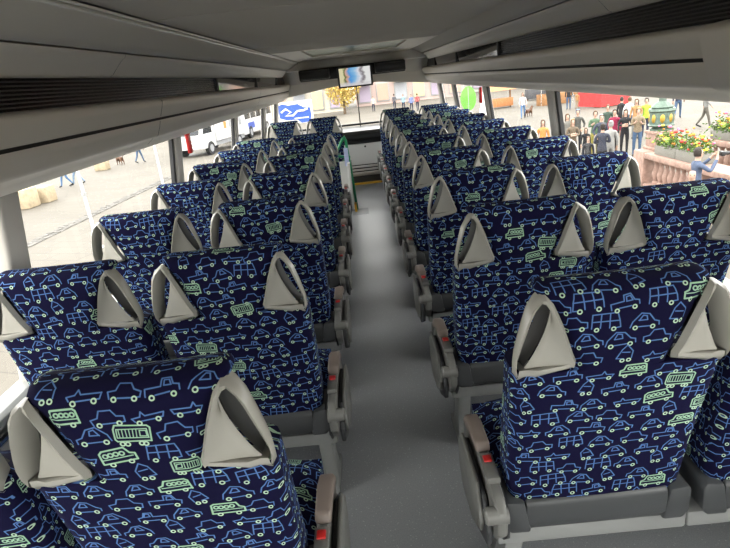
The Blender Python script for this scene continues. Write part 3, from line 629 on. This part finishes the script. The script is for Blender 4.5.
def hair_mesh(long):
    mb = MB(); n = 12; rows = []
    zs = [1.775, 1.765, 1.74, 1.70, 1.65, 1.60] + ([1.52, 1.44, 1.38] if long else [1.575])
    for i, z in enumerate(zs):
        row = []
        for k in range(n+1):
            a = PI*(-.12+1.24*k/n)+PI      # open towards the face
            if i < 3: a = 2*PI*k/n
            rx = [.01, .045, .075, .088, .090, .086, .088, .092, .08][i] if long else [.01, .045, .074, .085, .086, .080, .07][i]
            row.append((rx*math.cos(a), -.004+rx*1.12*math.sin(a)-(.0 if z > 1.55 else .015), z))
        rows.append(row)
    vs = [p for r in rows for p in r]; m = n+1
    mb.add(vs, [(i*m+k, i*m+k+1, (i+1)*m+k+1, (i+1)*m+k) for i in range(len(rows)-1) for k in range(n)])
    return mb.mesh('hair', None if False else HAIRS[0], smooth=80)
HAIRS = [mat('hair_dark', (.03, .02, .015), .6), mat('hair_brown', (.14, .075, .035), .6), mat('hair_grey', (.35, .34, .33), .6), mat('hair_fair', (.42, .29, .14), .6), mat('cap_blue', (.2, .33, .5), .7)]
HM = {}
for lg in (False, True):
    for i, hmx in enumerate(HAIRS):
        m = hair_mesh(lg); m.materials.clear(); m.materials.append(hmx); HM[(lg, i)] = m
EYE = MB().ball((0, 0, 0), .010).mesh('eye', mat('eye_dark', (.03, .02, .02), .3))
SKIN = mat('skin', (.56, .36, .27), .55); CLO = {}
def cl(c): 
    if c not in CLO: CLO[c] = mat('garment_%d' % len(CLO), c, .8, noise=(14, .15))
    return CLO[c]
BODY = {}
def person(label, p, face, pose, top, legs, shoes=(.03, .03, .03), hair=0, long=False, h=1.72, group=None, hairless=False):
    """p: ground point under the feet; face: world point looked towards (or angle)."""
    rz = face if isinstance(face, (int, float)) else math.atan2(-(face[0]-p[0]), face[1]-p[1])
    t = thing('person', label, 'person', (p[0], p[1], GZ), rz, group); t.scale = (h/1.75,)*3
    m = PM[pose].copy()
    for q in (SKIN, cl(top), cl(legs), cl(shoes)): m.materials.append(q)
    obj('body', m, t)
    if not hairless: obj('hair', HM[(long, hair)], t)
    for s in (-1, 1): obj('eye', EYE, t, (s*.032, .088, 1.645))
    return t
def from_head(px, py, h=1.72): q = ray_at(px, py, z=GZ+h); return (q.x, q.y)
CAMP = (CAMX, 0)
NAVY, BLK, GRY, DEN, WHT, TAN, GRN, LIME, MAG, ORG, JEAN = (.02, .025, .06), (.015, .015, .018), (.22, .22, .21), (.06, .11, .2), (.7, .7, .68), (.45, .24, .10), (.10, .17, .10), (.45, .75, .06), (.30, .015, .06), (.62, .26, .07), (.10, .20, .38)
CG = 'crowd on the square by the right windows'
person('person in a burgundy top among the crowd', from_head(615, 109), CAMP, 'stand', MAG, BLK, hair=0, h=1.7, group=CG)
person('person in black waistcoat with pale sleeves, arms folded', from_head(626, 109), CAMP, 'fold', BLK, BLK, hair=0, long=True, h=1.7, group=CG)
person('person in tan jacket and jeans holding up a phone beside the stone column', from_head(639, 108, 1.76), CAMP, 'phone', (.26, .20, .13), DEN, hair=3, h=1.76, group=CG)
person('grey-haired person in a dark jacket in the crowd', from_head(601.5, 114), (9.5, 0), 'pocket', (.05, .06, .09), BLK, hair=2, h=1.7, group=CG)
person('person in a black coat behind the crowd under the red awning', from_head(622, 97, 1.72), (20, 30), 'stand', BLK, BLK, hair=0, group=CG)
person('person in white top and jeans behind the crowd', from_head(630, 97), (20, 30), 'walk', WHT, DEN, hair=1, group=CG)
person('person in a long tan coat behind the phone holder', from_head(637, 99), (4, 10), 'coat', TAN, GRY, hair=1, long=True, group=CG)
person('person in a lime safety jacket behind the bronze lantern', from_head(647, 98), CAMP, 'stand', LIME, NAVY, hair=0, group=CG)
person('long-haired person in a grey coat at the left end of the crowd', from_head(567.5, 113), (7, 0), 'coat', (.20, .19, .17), (.1, .1, .1), hair=1, long=True, h=1.68, group=CG)
person('person in a pale blue cap and dark jacket', from_head(578, 110), CAMP, 'pocket', (.09, .09, .08), BLK, hair=4, h=1.74, group=CG)
person('person in a green jacket with a yellow bag strap', from_head(595.5, 111), (3, 5), 'phone', GRN, (.3, .26, .05), hair=1, h=1.72, group=CG)
person('person in an orange top beside the right window pillar', from_head(543, 120, 1.66), CAMP, 'stand', ORG, DEN, hair=1, long=True, h=1.66, group=CG)
person('dark-haired person in a navy jacket in the front of the crowd', from_head(603, 124, 1.7), (12, 30), 'fold', (.04, .045, .07), BLK, hair=0, h=1.7, group=CG)
person('small dark-haired child in the crowd', from_head(586, 128, 1.25), (5, 5), 'stand', BLK, NAVY, hair=1, long=True, h=1.25, group=CG)
person('boy in a black jacket facing the coach in front of the crowd', from_head(588.5, 136.5, 1.3), CAMP, 'stand', (.03, .03, .035), NAVY, hair=1, h=1.3, group=CG)
person('person in a blue jacket photographing beside the flower box', from_head(699, 148, 1.72), (14, 11), 'photo', (.09, .12, .20), NAVY, hair=0, h=1.72, group=CG)
person('bald person in a beige coat nearest the coach', from_head(693, 169, 1.66), CAMP, 'stand', (.5, .44, .36), GRY, h=1.66, hairless=True, group=CG)
person('person in a grey jacket strolling behind the flower boxes', tuple(ground_at(704, 128))[:2], (40, 10), 'walk', (.25, .25, .24), (.12, .11, .09), hair=1, h=1.78)
person('person in navy top and blue jeans behind the bronze lantern', tuple(ground_at(677, 119))[:2], (40, 60), 'walk', NAVY, DEN, hair=0, h=1.75)
person('person in a white top and light jeans walking a dog', tuple(ground_at(523, 118.6))[:2], CAMP, 'walk', (.72, .66, .66), JEAN, hair=1, long=True, h=1.72)
person('tall person in black and jeans on the far paving', tuple(ground_at(568.5, 110))[:2], (30, 90), 'stand', BLK, DEN, hair=0, h=1.78)
person('child in a tan coat beside the tall person in black', tuple(ground_at(577, 109))[:2], (30, 90), 'stand', TAN, (.3, .2, .1), hair=3, h=1.2)
person('person in blue jeans walking behind the near flagpole', tuple(ground_at(67, 187))[:2], (-30, 20), 'walk', (.5, .5, .5), JEAN, hair=1)
person('person in light jeans walking next to the near flagpole', tuple(ground_at(79, 185))[:2], (-30, 20), 'walk', (.4, .35, .3), (.22, .32, .45), hair=0)
person('person in dark jeans walking behind the far flagpole', tuple(ground_at(141, 163))[:2], (10, 90), 'walk', (.2, .2, .24), DEN, hair=1)
for i, (px, py, c, lb) in enumerate(((412, 112, (.2, .25, .5), 'blue'), (418, 111, (.5, .12, .12), 'red'), (404, 111, (.3, .45, .55), 'pale blue'), (395, 110, (.12, .12, .14), 'black'), (374, 112, (.6, .55, .5), 'cream'))):
    person('person in a %s top on the square ahead of the windscreen' % lb, tuple(ground_at(px, py))[:2], (0, 200) if i % 2 else CAMP, 'walk' if i % 2 else 'stand', c, NAVY, hair=i % 3, group='passers-by ahead of the coach')
person('fair-haired person in a brown coat next to the grey coat', from_head(573, 119, 1.66), (4, 0), 'fold', (.16, .12, .08), BLK, hair=3, long=True, h=1.66, group=CG)
person('person in a pale grey coat in front of the burgundy top', from_head(611, 121, 1.7), (12, 40), 'coat', (.34, .34, .33), (.2, .2, .2), hair=2, h=1.7, group=CG)
person('person in a dark green coat at the back of the crowd', from_head(608, 105, 1.7), CAMP, 'stand', (.05, .08, .06), BLK, hair=1, h=1.7, group=CG)
# camera in the photographer's hands
pc = from_head(699, 148, 1.72); dr = Vector((14-pc[0], 11-pc[1], 0)).normalized(); q = Vector((pc[0], pc[1], GZ+1.56))+dr*.48
t = thing('photo_camera', 'black camera held up by the person in blue', 'camera', q, math.atan2(-dr.x, dr.y))
obj('body', MB().box((-.07, -.035, -.05), (.07, .035, .05)).mesh('body', BLACKP, .012), t); obj('lens', MB().tube([(0, .03, 0), (0, .14, 0)], .04, 14).mesh('lens', BLACKP), t)
# dog
def dog():
    V = [(0, -.28, .46), (0, 0, .44), (0, .24, .47), (0, .36, .60), (0, .42, .66), (0, .56, .63)]; E = [(i, i+1) for i in range(5)]; R = [.10, .105, .12, .075, .075, .04]
    def ch(par, pts):
        for p, r in pts: V.append(p); R.append(r); E.append((par, len(V)-1)); par = len(V)-1
    for s in (-1, 1):
        ch(0, [((s*.08, -.24, .34), .07), ((s*.08, -.34, .20), .035), ((s*.08, -.31, .05), .026), ((s*.08, -.27, .02), .028)])
        ch(2, [((s*.08, .24, .32), .055), ((s*.08, .25, .17), .032), ((s*.08, .25, .04), .025), ((s*.08, .29, .02), .028)])
        ch(4, [((s*.06, .40, .74), .02)])
    ch(0, [((0, -.40, .52), .03), ((0, -.52, .62), .015)])
    m = bpy.data.meshes.new('d'); m.from_pydata(V, E, []); o = bpy.data.objects.new('d', m); COL.objects.link(o); o.modifiers.new('s', 'SKIN'); o.modifiers.new('u', 'SUBSURF').levels = 1
    for i, sv in enumerate(m.skin_vertices[0].data): sv.radius = (R[i], R[i]); sv.use_root = i == 1
    dg = bpy.context.evaluated_depsgraph_get(); dg.update(); out = bpy.data.meshes.new_from_object(o.evaluated_get(dg)); bpy.data.objects.remove(o); bpy.data.meshes.remove(m)
    out.materials.append(mat('brown_fur', (.13, .06, .03), .8, noise=(10, .3)))
    for p in out.polygons: p.use_smooth = True
    return out
DOG = dog()
for (px, py), lb, rz in (((529, 117), 'brown dog beside the person in light jeans', -.8), ((121, 165), 'brown dog on the paving by the far flagpole', .9)):
    p = ground_at(px, py); t = obj('dog', DOG, None, p); t.rotation_euler = (0, 0, rz); tag(t, lb, 'dog')

# ---- stone balustrade with column, lantern and flower boxes
bz = 1.05
bl = thing('stone_balustrade', 'pink granite balustrade outside the right windows', 'balustrade', (8.2, 14.2, GZ))
obj('coping', MB().box((-.30, -3.6, bz-.16), (.30, 1.44, bz)).mesh('coping', STONE, .03), bl)
obj('base_course', MB().box((-.28, -3.6, 0), (.28, 1.44, .18)).mesh('base_course', STONE, .02), bl)
obj('end_pier', MB().box((-.30, 1.45, .0), (.32, 2.05, bz+.02)).mesh('end_pier', STONE, .03), bl)
obj('middle_pier', MB().box((-.28, -1.3, .0), (.28, -.75, bz-.02)).mesh('middle_pier', STONE, .03), bl)
balm = MB().lathe([(.10, .18), (.10, .22), (.06, .26), (.11, .40), (.115, .48), (.06, .66), (.055, .74), (.09, .80), (.10, .84), (.10, .89)], n=12).mesh('baluster', STONE)
for y in [1.25, .98, .71, .44, .17, -.1, -.37, -.62, -1.5, -1.8, -2.1, -2.4, -2.7, -3.0, -3.3]: obj('baluster', balm, bl, (0, y, 0))
co = thing('stone_column', 'square pink granite block carrying the bronze lantern', 'column', (8.5, 15.96, GZ+bz+.02))
obj('plinth', MB().box((-.32, -.32, 0), (.32, .32, .08)).mesh('plinth', STONE, .02), co); obj('shaft', MB().box((-.27, -.27, .08), (.27, .27, .44)).mesh('shaft', STONE, .02), co); obj('cap', MB().box((-.31, -.31, .44), (.31, .31, .52)).mesh('cap', STONE, .02), co)
ln = thing('bronze_lantern', 'green bronze lantern base with gold oval panels on the column', 'lantern', (8.5, 15.96, GZ+bz+.54))
obj('foot', MB().lathe([(.30, 0), (.30, .05), (.22, .08), (.24, .12)], n=8).mesh('foot', BRONZE, smooth=20), ln)
obj('drum', MB().lathe([(.33, .12), (.36, .15), (.33, .18), (.33, .50), (.37, .54), (.35, .60)], n=8).mesh('drum', BRONZE, smooth=20), ln)
obj('crown', MB().lathe([(.28, .60), (.30, .64), (.22, .72), (.10, .80), (.09, 1.3)], n=8).mesh('crown', BRONZE, smooth=20), ln)
for k in range(8):
    a = 2*PI*(k+.5)/8; o = obj('gold_panel', MB().ball((0, 0, 0), 1, sc3=(.025, .065, .12)).mesh('gold_panel', GOLD), ln, (.305*math.cos(a), .305*math.sin(a), .34)); o.rotation_euler = (0, 0, a)
LEAF = mat('leaf_green', (.13, .24, .05), .6, noise=(8, .4)); BOXM = mat('planter_grey', (.25, .24, .21), .7)
FLC = [mat('flower_red', (.75, .06, .04), .6), mat('flower_yellow', (.85, .72, .08), .6), mat('flower_pink', (.8, .22, .42), .6), mat('flower_orange', (.85, .3, .03), .6), mat('leaf_lime', (.5, .65, .08), .6)]
def planter(label, loc, ly, lx=.40, rz=0, nf=90):
    t = thing('flower_box', label, 'planter', loc, rz)
    for i in range(int(round(ly/1.05))): obj('box', MB().box((-lx/2, -ly/2+i*1.05, 0), (lx/2, -ly/2+i*1.05+1.03, .24)).mesh('box', BOXM, .02), t)
    lf = MB(); rr = random.Random(int(ly*100))
    for i in range(900):
        c = Vector((rr.gauss(0, .15), rr.uniform(-ly/2, ly/2), .24+abs(rr.gauss(0, .17)))); a = Vector((rr.uniform(-1, 1), rr.uniform(-1, 1), rr.uniform(-.4, 1))).normalized(); b = a.cross(Vector((rr.random(), rr.random(), rr.random()))).normalized()
        lf.add([c, c+a*.05+b*.02, c+a*.10, c+a*.05-b*.02], [(0, 1, 2, 3)])
    tag(obj('foliage', lf.mesh('foliage', LEAF, smooth=0), t), kind='stuff')
    for ci, fm in enumerate(FLC):
        fl = MB()
        for i in range(nf//5 if ci < 4 else nf//3):
            c = Vector((rr.gauss(0, .16), rr.uniform(-ly/2, ly/2), .32+abs(rr.gauss(0, .20)))); fl.ball(c, rr.uniform(.025, .06), n=6, m=4, sc3=(1, 1, .7))
        tag(obj('blossom', fl.mesh('blossom', fm, smooth=60), t), kind='stuff')
planter('grey flower box of red and yellow blooms on the near balustrade', (8.2, 14.25, GZ+bz), 2.1)
p2 = ray_at(725, 141, z=GZ+bz)
b2 = thing('stone_balustrade', 'second pink granite balustrade behind the first', 'balustrade', (p2.x+.2, p2.y, GZ))
obj('coping', MB().box((-.30, -3.0, bz-.16), (.30, .9, bz)).mesh('coping', STONE, .03), b2); obj('base_course', MB().box((-.28, -3.0, 0), (.28, .9, .18)).mesh('base_course', STONE, .02), b2)
for k in range(12): obj('baluster', balm, b2, (0, .7-.32*k, 0))
planter('second flower box with pink blooms behind the first', (p2.x+.2, p2.y-.3, GZ+bz), 2.1)

# ---- red market tent, stalls, signs
REDC = mat('red_canvas', (.70, .05, .05), .7); WOOD = mat('stall_wood', (.40, .20, .08), .7, noise=(4, .3)); WHC = mat('white_canvas', (.75, .74, .72), .7)
def tent(label, p, cm, w=3.2, h=2.1, rz=0):
    t = thing('market_tent', label, 'tent', (p.x, p.y, GZ), rz)
    mb = MB().add([(-w/2, -w/2, h), (w/2, -w/2, h), (w/2, w/2, h), (-w/2, w/2, h), (0, 0, h+.8)], [(0, 1, 4), (1, 2, 4), (2, 3, 4), (3, 0, 4)])
    obj('canopy', mb.mesh('canopy', cm, smooth=0), t)
    obj('valance', MB().add([(x, y, z) for z in (h, h-.3) for x, y in ((-w/2, -w/2), (w/2, -w/2), (w/2, w/2), (-w/2, w/2))], [(0, 1, 5, 4), (1, 2, 6, 5), (2, 3, 7, 6), (3, 0, 4, 7)]).mesh('valance', cm, smooth=0), t)
    for x in (-1, 1):
        for y in (-1, 1): obj('pole', MB().tube([(x*w/2*.97, y*w/2*.97, 0), (x*w/2*.97, y*w/2*.97, h)], .03).mesh('pole', ALU), t)
    obj('counter', MB().box((-w*.42, -w*.42, .0), (w*.42, -w*.1, .9)).mesh('counter', WOOD, .01), t)
    return t
pr_ = ground_at(603, 105.5)
rt = tent('red market tent behind the crowd', pr_, REDC, 2.6, 1.9, .3)
obj('side_wall', MB().box((-1.29, -1.29, .05), (1.29, -1.26, 1.9)).box((-1.29, -1.26, .05), (-1.26, 1.26, 1.9)).mesh('side_wall', REDC, smooth=0), rt)
tent('white market tent far off by the walker with the dog', ground_at(548, 104), WHC, 3, 2.1, .2)
def stall(label, px, py, cm, w=2.2, h=1.5):
    p = ground_at(px, py); t = thing('wooden_stall', label, 'stall', (p.x, p.y, GZ), .25)
    obj('counter', MB().box((-w/2, -.4, .12), (w/2, .4, h*.55)).mesh('counter', cm, .02), t); obj('roof', MB().prism([(-.7, h), (.7, h), (0, h+.45)], 'x', -w/2-.15, w/2+.15).mesh('roof', cm), t)
    for x in (-1, 1): obj('post', MB().box((x*w/2*.92-.05, -.05, 0), (x*w/2*.92+.05, .05, h)).mesh('post', WOOD), t)
stall('orange wooden stall on the far side of the square', 500, 108, mat('orange_stall', (.6, .26, .10), .7))
stall('brown wooden stall at the back of the square', 572, 96, WOOD, 3)
stall('dark wooden stall beyond the far right window', 540, 99, mat('dark_stall', (.10, .10, .11), .6), 3, 1.9)
p = ground_at(469, 116); t = thing('round_sign', 'round green sign on a pole by the front right windows', 'sign', (p.x, p.y, GZ), 0)
obj('pole', MB().tube([(0, 0, 0), (0, 0, 2.2)], .05).mesh('pole', RAIL), t); o = obj('disc', MB().tube([(0, -.04, 0), (0, .04, 0)], 1, 24).mesh('disc', mat('sign_green', (.16, .55, .06), .5)), t, (0, 0, 1.35)); o.scale = (.62, 1, .95)
p = ground_at(483, 117); tag(obj('person_statue', MB().lathe([(.3, 0), (.28, .5), (.16, .9), (.25, 1.3), (.12, 1.55), (.14, 1.7), (.05, 1.85)], n=10).mesh('white_figure', WHC), None, p), 'pale slim bollard figure beside the round green sign', 'bollard')

# ---- vehicles and poster on the left ahead
WV = mat('vehicle_white', (.80, .80, .80), .3); DKG = mat('dark_glass', (.02, .025, .03), .08); TYRE = mat('tyre', (.02, .02, .02), .7); GRYV = mat('vehicle_grey', (.35, .36, .38), .4)
def wheel(t, x, y, r=.45, sx=1):
    w_ = obj('wheel', MB().tube([(x-.13*sx, y, r), (x+.13*sx, y, r)], r, 18).mesh('wheel', TYRE), t); obj('hub', MB().tube([(x+.12*sx, y, r), (x+.15*sx, y, r)], r*.55, 14).mesh('hub', GRYV), w_)
def truck(label, p, rz, L=6.5, hh=3.0):
    t = thing('white_truck', label, 'truck', (p.x, p.y, GZ), rz)
    obj('cargo_box', MB().box((-1.15, -L/2, .8), (1.15, L/2-2.0, hh)).mesh('cargo_box', WV, .05), t)
    obj('cab', MB().prism([(L/2-1.9, .5), (L/2, .5), (L/2, 1.4), (L/2-.45, 2.3), (L/2-1.9, 2.35)], 'x', -1.1, 1.1).mesh('cab', WV, .06), t)
    obj('chassis', MB().box((-1.0, -L/2, .5), (1.0, L/2-1.9, .8)).mesh('chassis', GRYV), t)
    for sx in (-1, 1):
        obj('side_window', MB().prism([(L/2-1.5, 1.45), (L/2-.25, 1.45), (L/2-.6, 2.1), (L/2-1.5, 2.15)], 'x', sx*1.101, sx*1.11).mesh('side_window', DKG), t)
        for y in (L/2-1.1, -L/2+1.2): wheel(t, sx*1.0, y, .45, sx)
        for k in range(4): obj('stripe', MB().box((min(sx*1.151, sx*1.16), -L/2+.5+k*.8, 1.5), (max(sx*1.151, sx*1.16), -L/2+.9+k*.8, 2.1)).mesh('stripe', [GRYV, mat('marker_orange', (.8, .25, .04), .5)][k == 3]), t)
    obj('windscreen', MB().prism([(L/2-.04, 1.42), (L/2+.01, 1.42), (L/2-.42, 2.25), (L/2-.47, 2.25)], 'x', -.95, .95).mesh('windscreen', DKG), t)
    return t
def coach(label, p, rz, L=9, hh=3.1):
    t = thing('white_coach', label, 'coach', (p.x, p.y, GZ), rz)
    obj('body', MB().prism([(-L/2, .4), (L/2, .4), (L/2+.1, 1.2), (L/2-.15, hh-.4), (L/2-.6, hh), (-L/2, hh)], 'x', -1.22, 1.22).mesh('body', WV, .10, 3), t)
    for sx in (-1, 1):
        for k in range(5): obj('side_window', MB().box((min(sx*1.221, sx*1.23), -L/2+.5+k*1.55, 1.6), (max(sx*1.221, sx*1.23), -L/2+1.9+k*1.55, 2.6)).mesh('side_window', DKG, .004), t)
        for y in (L/2-2.0, -L/2+2.2): wheel(t, sx*1.12, y, .5, sx)
        obj('blue_mark', MB().box((min(sx*1.221, sx*1.235), L/2-3.2, .8), (max(sx*1.221, sx*1.235), L/2-1.5, 1.3)).mesh('blue_mark', mat('livery_blue', (.05, .10, .45), .4)), t)
    obj('windscreen', MB().box((-1.1, L/2+.0, 1.3), (1.1, L/2+.06, 2.6)).mesh('windscreen', DKG, .01), t)
truck('white box truck parked ahead on the left', ray_at(214, 151, z=GZ), math.radians(165))
coach('white coach parked beyond the truck on the left', ray_at(248, 136, z=GZ), math.radians(172))
pb = ray_at(281, 121, y=30); t = thing('poster_board', 'blue and white poster board ahead of the left windscreen', 'poster', (pb.x+.78, 30, GZ), .06)
z0 = pb.z-GZ-.22
obj('board', MB().box((-.95, 0, z0), (.95, .06, z0+1.12)).mesh('board', WHC, .01), t)
BLU = mat('poster_blue', (.03, .10, .55), .5)
obj('blue_field', MB().prism([(-.85, z0+.95), (-.8, z0+.35), (-.45, z0+.22), (.1, z0+.2), (.3, z0+.02), (.75, z0+.05), (.85, z0+.35), (.82, z0+.75), (.5, z0+.78), (.2, z0+.98), (-.3, z0+.95), (-.6, z0+1.05)], 'y', -.012, -.001).mesh('blue_field', BLU, smooth=0), t)
obj('white_swirl', MB().tube([(-.7, -.012, z0+.62), (-.45, -.012, z0+.78), (-.2, -.012, z0+.6), (-.5, -.012, z0+.45), (-.1, -.012, z0+.42), (.15, -.012, z0+.62), (.45, -.012, z0+.62), (.7, -.012, z0+.70)], .055, 6).mesh('white_swirl', WHC), t)
obj('white_line', MB().box((-.05, -.018, z0+.24), (.7, -.0125, z0+.30)).mesh('white_line', WHC, smooth=0), t)
for x in (-.85, .85): obj('post', MB().box((x-.04, .06, 0), (x+.04, .12, z0+1.0)).mesh('post', RAIL), t)

# ---- tree and buildings ahead
tr = ground_at(345, 114); t = thing('yellow_tree', 'yellow-leaved tree on the square ahead of the windscreen', 'tree', (tr.x, tr.y, GZ))
obj('trunk', MB().tube([(0, 0, 0), (.05, 0, .9), (-.05, .1, 2.2), (.1, 0, 4)], [.18, .15, .13, .06]).mesh('trunk', mat('bark', (.16, .11, .07), .9)), t)
lf = MB(); rr = random.Random(5)
for i in range(3200):
    d = Vector((rr.gauss(0, 1), rr.gauss(0, 1), rr.gauss(0, 1))).normalized()*(rr.random()**.4); c = Vector((d.x*2.1, d.y*2.1, 3.1+d.z*2.3)); a = Vector((rr.uniform(-1, 1), rr.uniform(-1, 1), rr.uniform(-1, 1))).normalized(); b = a.cross(Vector((rr.random(), rr.random(), rr.random()))).normalized()
    lf.add([c, c+a*.13+b*.08, c+a*.26, c+a*.13-b*.08], [(0, 1, 2, 3)])
tag(obj('foliage', lf.mesh('foliage', mat('yellow_leaves', (.82, .60, .16), .6, noise=(1.5, .3)), smooth=0), t), kind='stuff')
def building(label, x0, x1, y, h, wall, nw_, cols):
    t = thing('building', label, 'building', ((x0+x1)/2, y, GZ)); w_ = x1-x0
    obj('wall', MB().box((-w_/2, 0, 0), (w_/2, 9, h)).mesh('wall', wall, smooth=0), t)
    pw = w_/nw_
    for k in range(nw_):
        f = obj('shop_window', MB().box((-w_/2+k*pw+.35, -.10, .4), (-w_/2+(k+1)*pw-.35, -.0, 2.9)).mesh('shop_window', RAIL, .02), t); obj('pane', MB().box((-w_/2+k*pw+.5, -.13, .55), (-w_/2+(k+1)*pw-.5, -.101, 2.75)).mesh('pane', cols[k % len(cols)], smooth=0), f)
        if k % 2 == 0: obj('awning', MB().prism([(-.1, 3.3), (-1.3, 2.9), (-1.3, 2.75), (-.1, 3.05)], 'x', -w_/2+k*pw+.2, -w_/2+(k+1)*pw-.2).mesh('awning', cols[(k+1) % len(cols)], smooth=0), t)
        for fl in range(int((h-4)//3)):
            f = obj('window', MB().box((-w_/2+k*pw+pw*.3, -.08, 4.2+fl*3), (-w_/2+k*pw+pw*.7, 0, 6+fl*3)).mesh('window', WHC, .02), t); obj('pane', MB().box((-w_/2+k*pw+pw*.33, -.1, 4.3+fl*3), (-w_/2+k*pw+pw*.67, -.081, 5.9+fl*3)).mesh('pane', DKG, smooth=0), f)
    obj('roof', MB().prism([(-.4, h), (9.4, h), (4.5, h+2.5)], 'x', -w_/2-.3, w_/2+.3).mesh('roof', mat('roof_tile', (.3, .14, .09), .8), smooth=0), t)
SHOPS = [mat('shop_purple', (.48, .40, .52), .5), mat('shop_terracotta', (.66, .42, .32), .6), mat('shop_grey', (.48, .5, .54), .4), mat('shop_amber', (.72, .58, .35), .5)]
building('cream building with shopfronts ahead on the left', -13, -1.5, 74, 11, mat('cream_render', (.62, .57, .48), .8), 5, SHOPS)
building('pinkish building with shopfronts straight ahead', 0, 15, 80, 11, mat('pink_render', (.60, .46, .42), .8), 6, SHOPS)
building('white building closing the square on the right', 17, 40, 86, 10, mat('white_render', (.62, .61, .58), .8), 8, SHOPS)
building('grey building behind the parked truck', -40, -15, 78, 10, mat('grey_render', (.55, .54, .50), .8), 8, SHOPS)
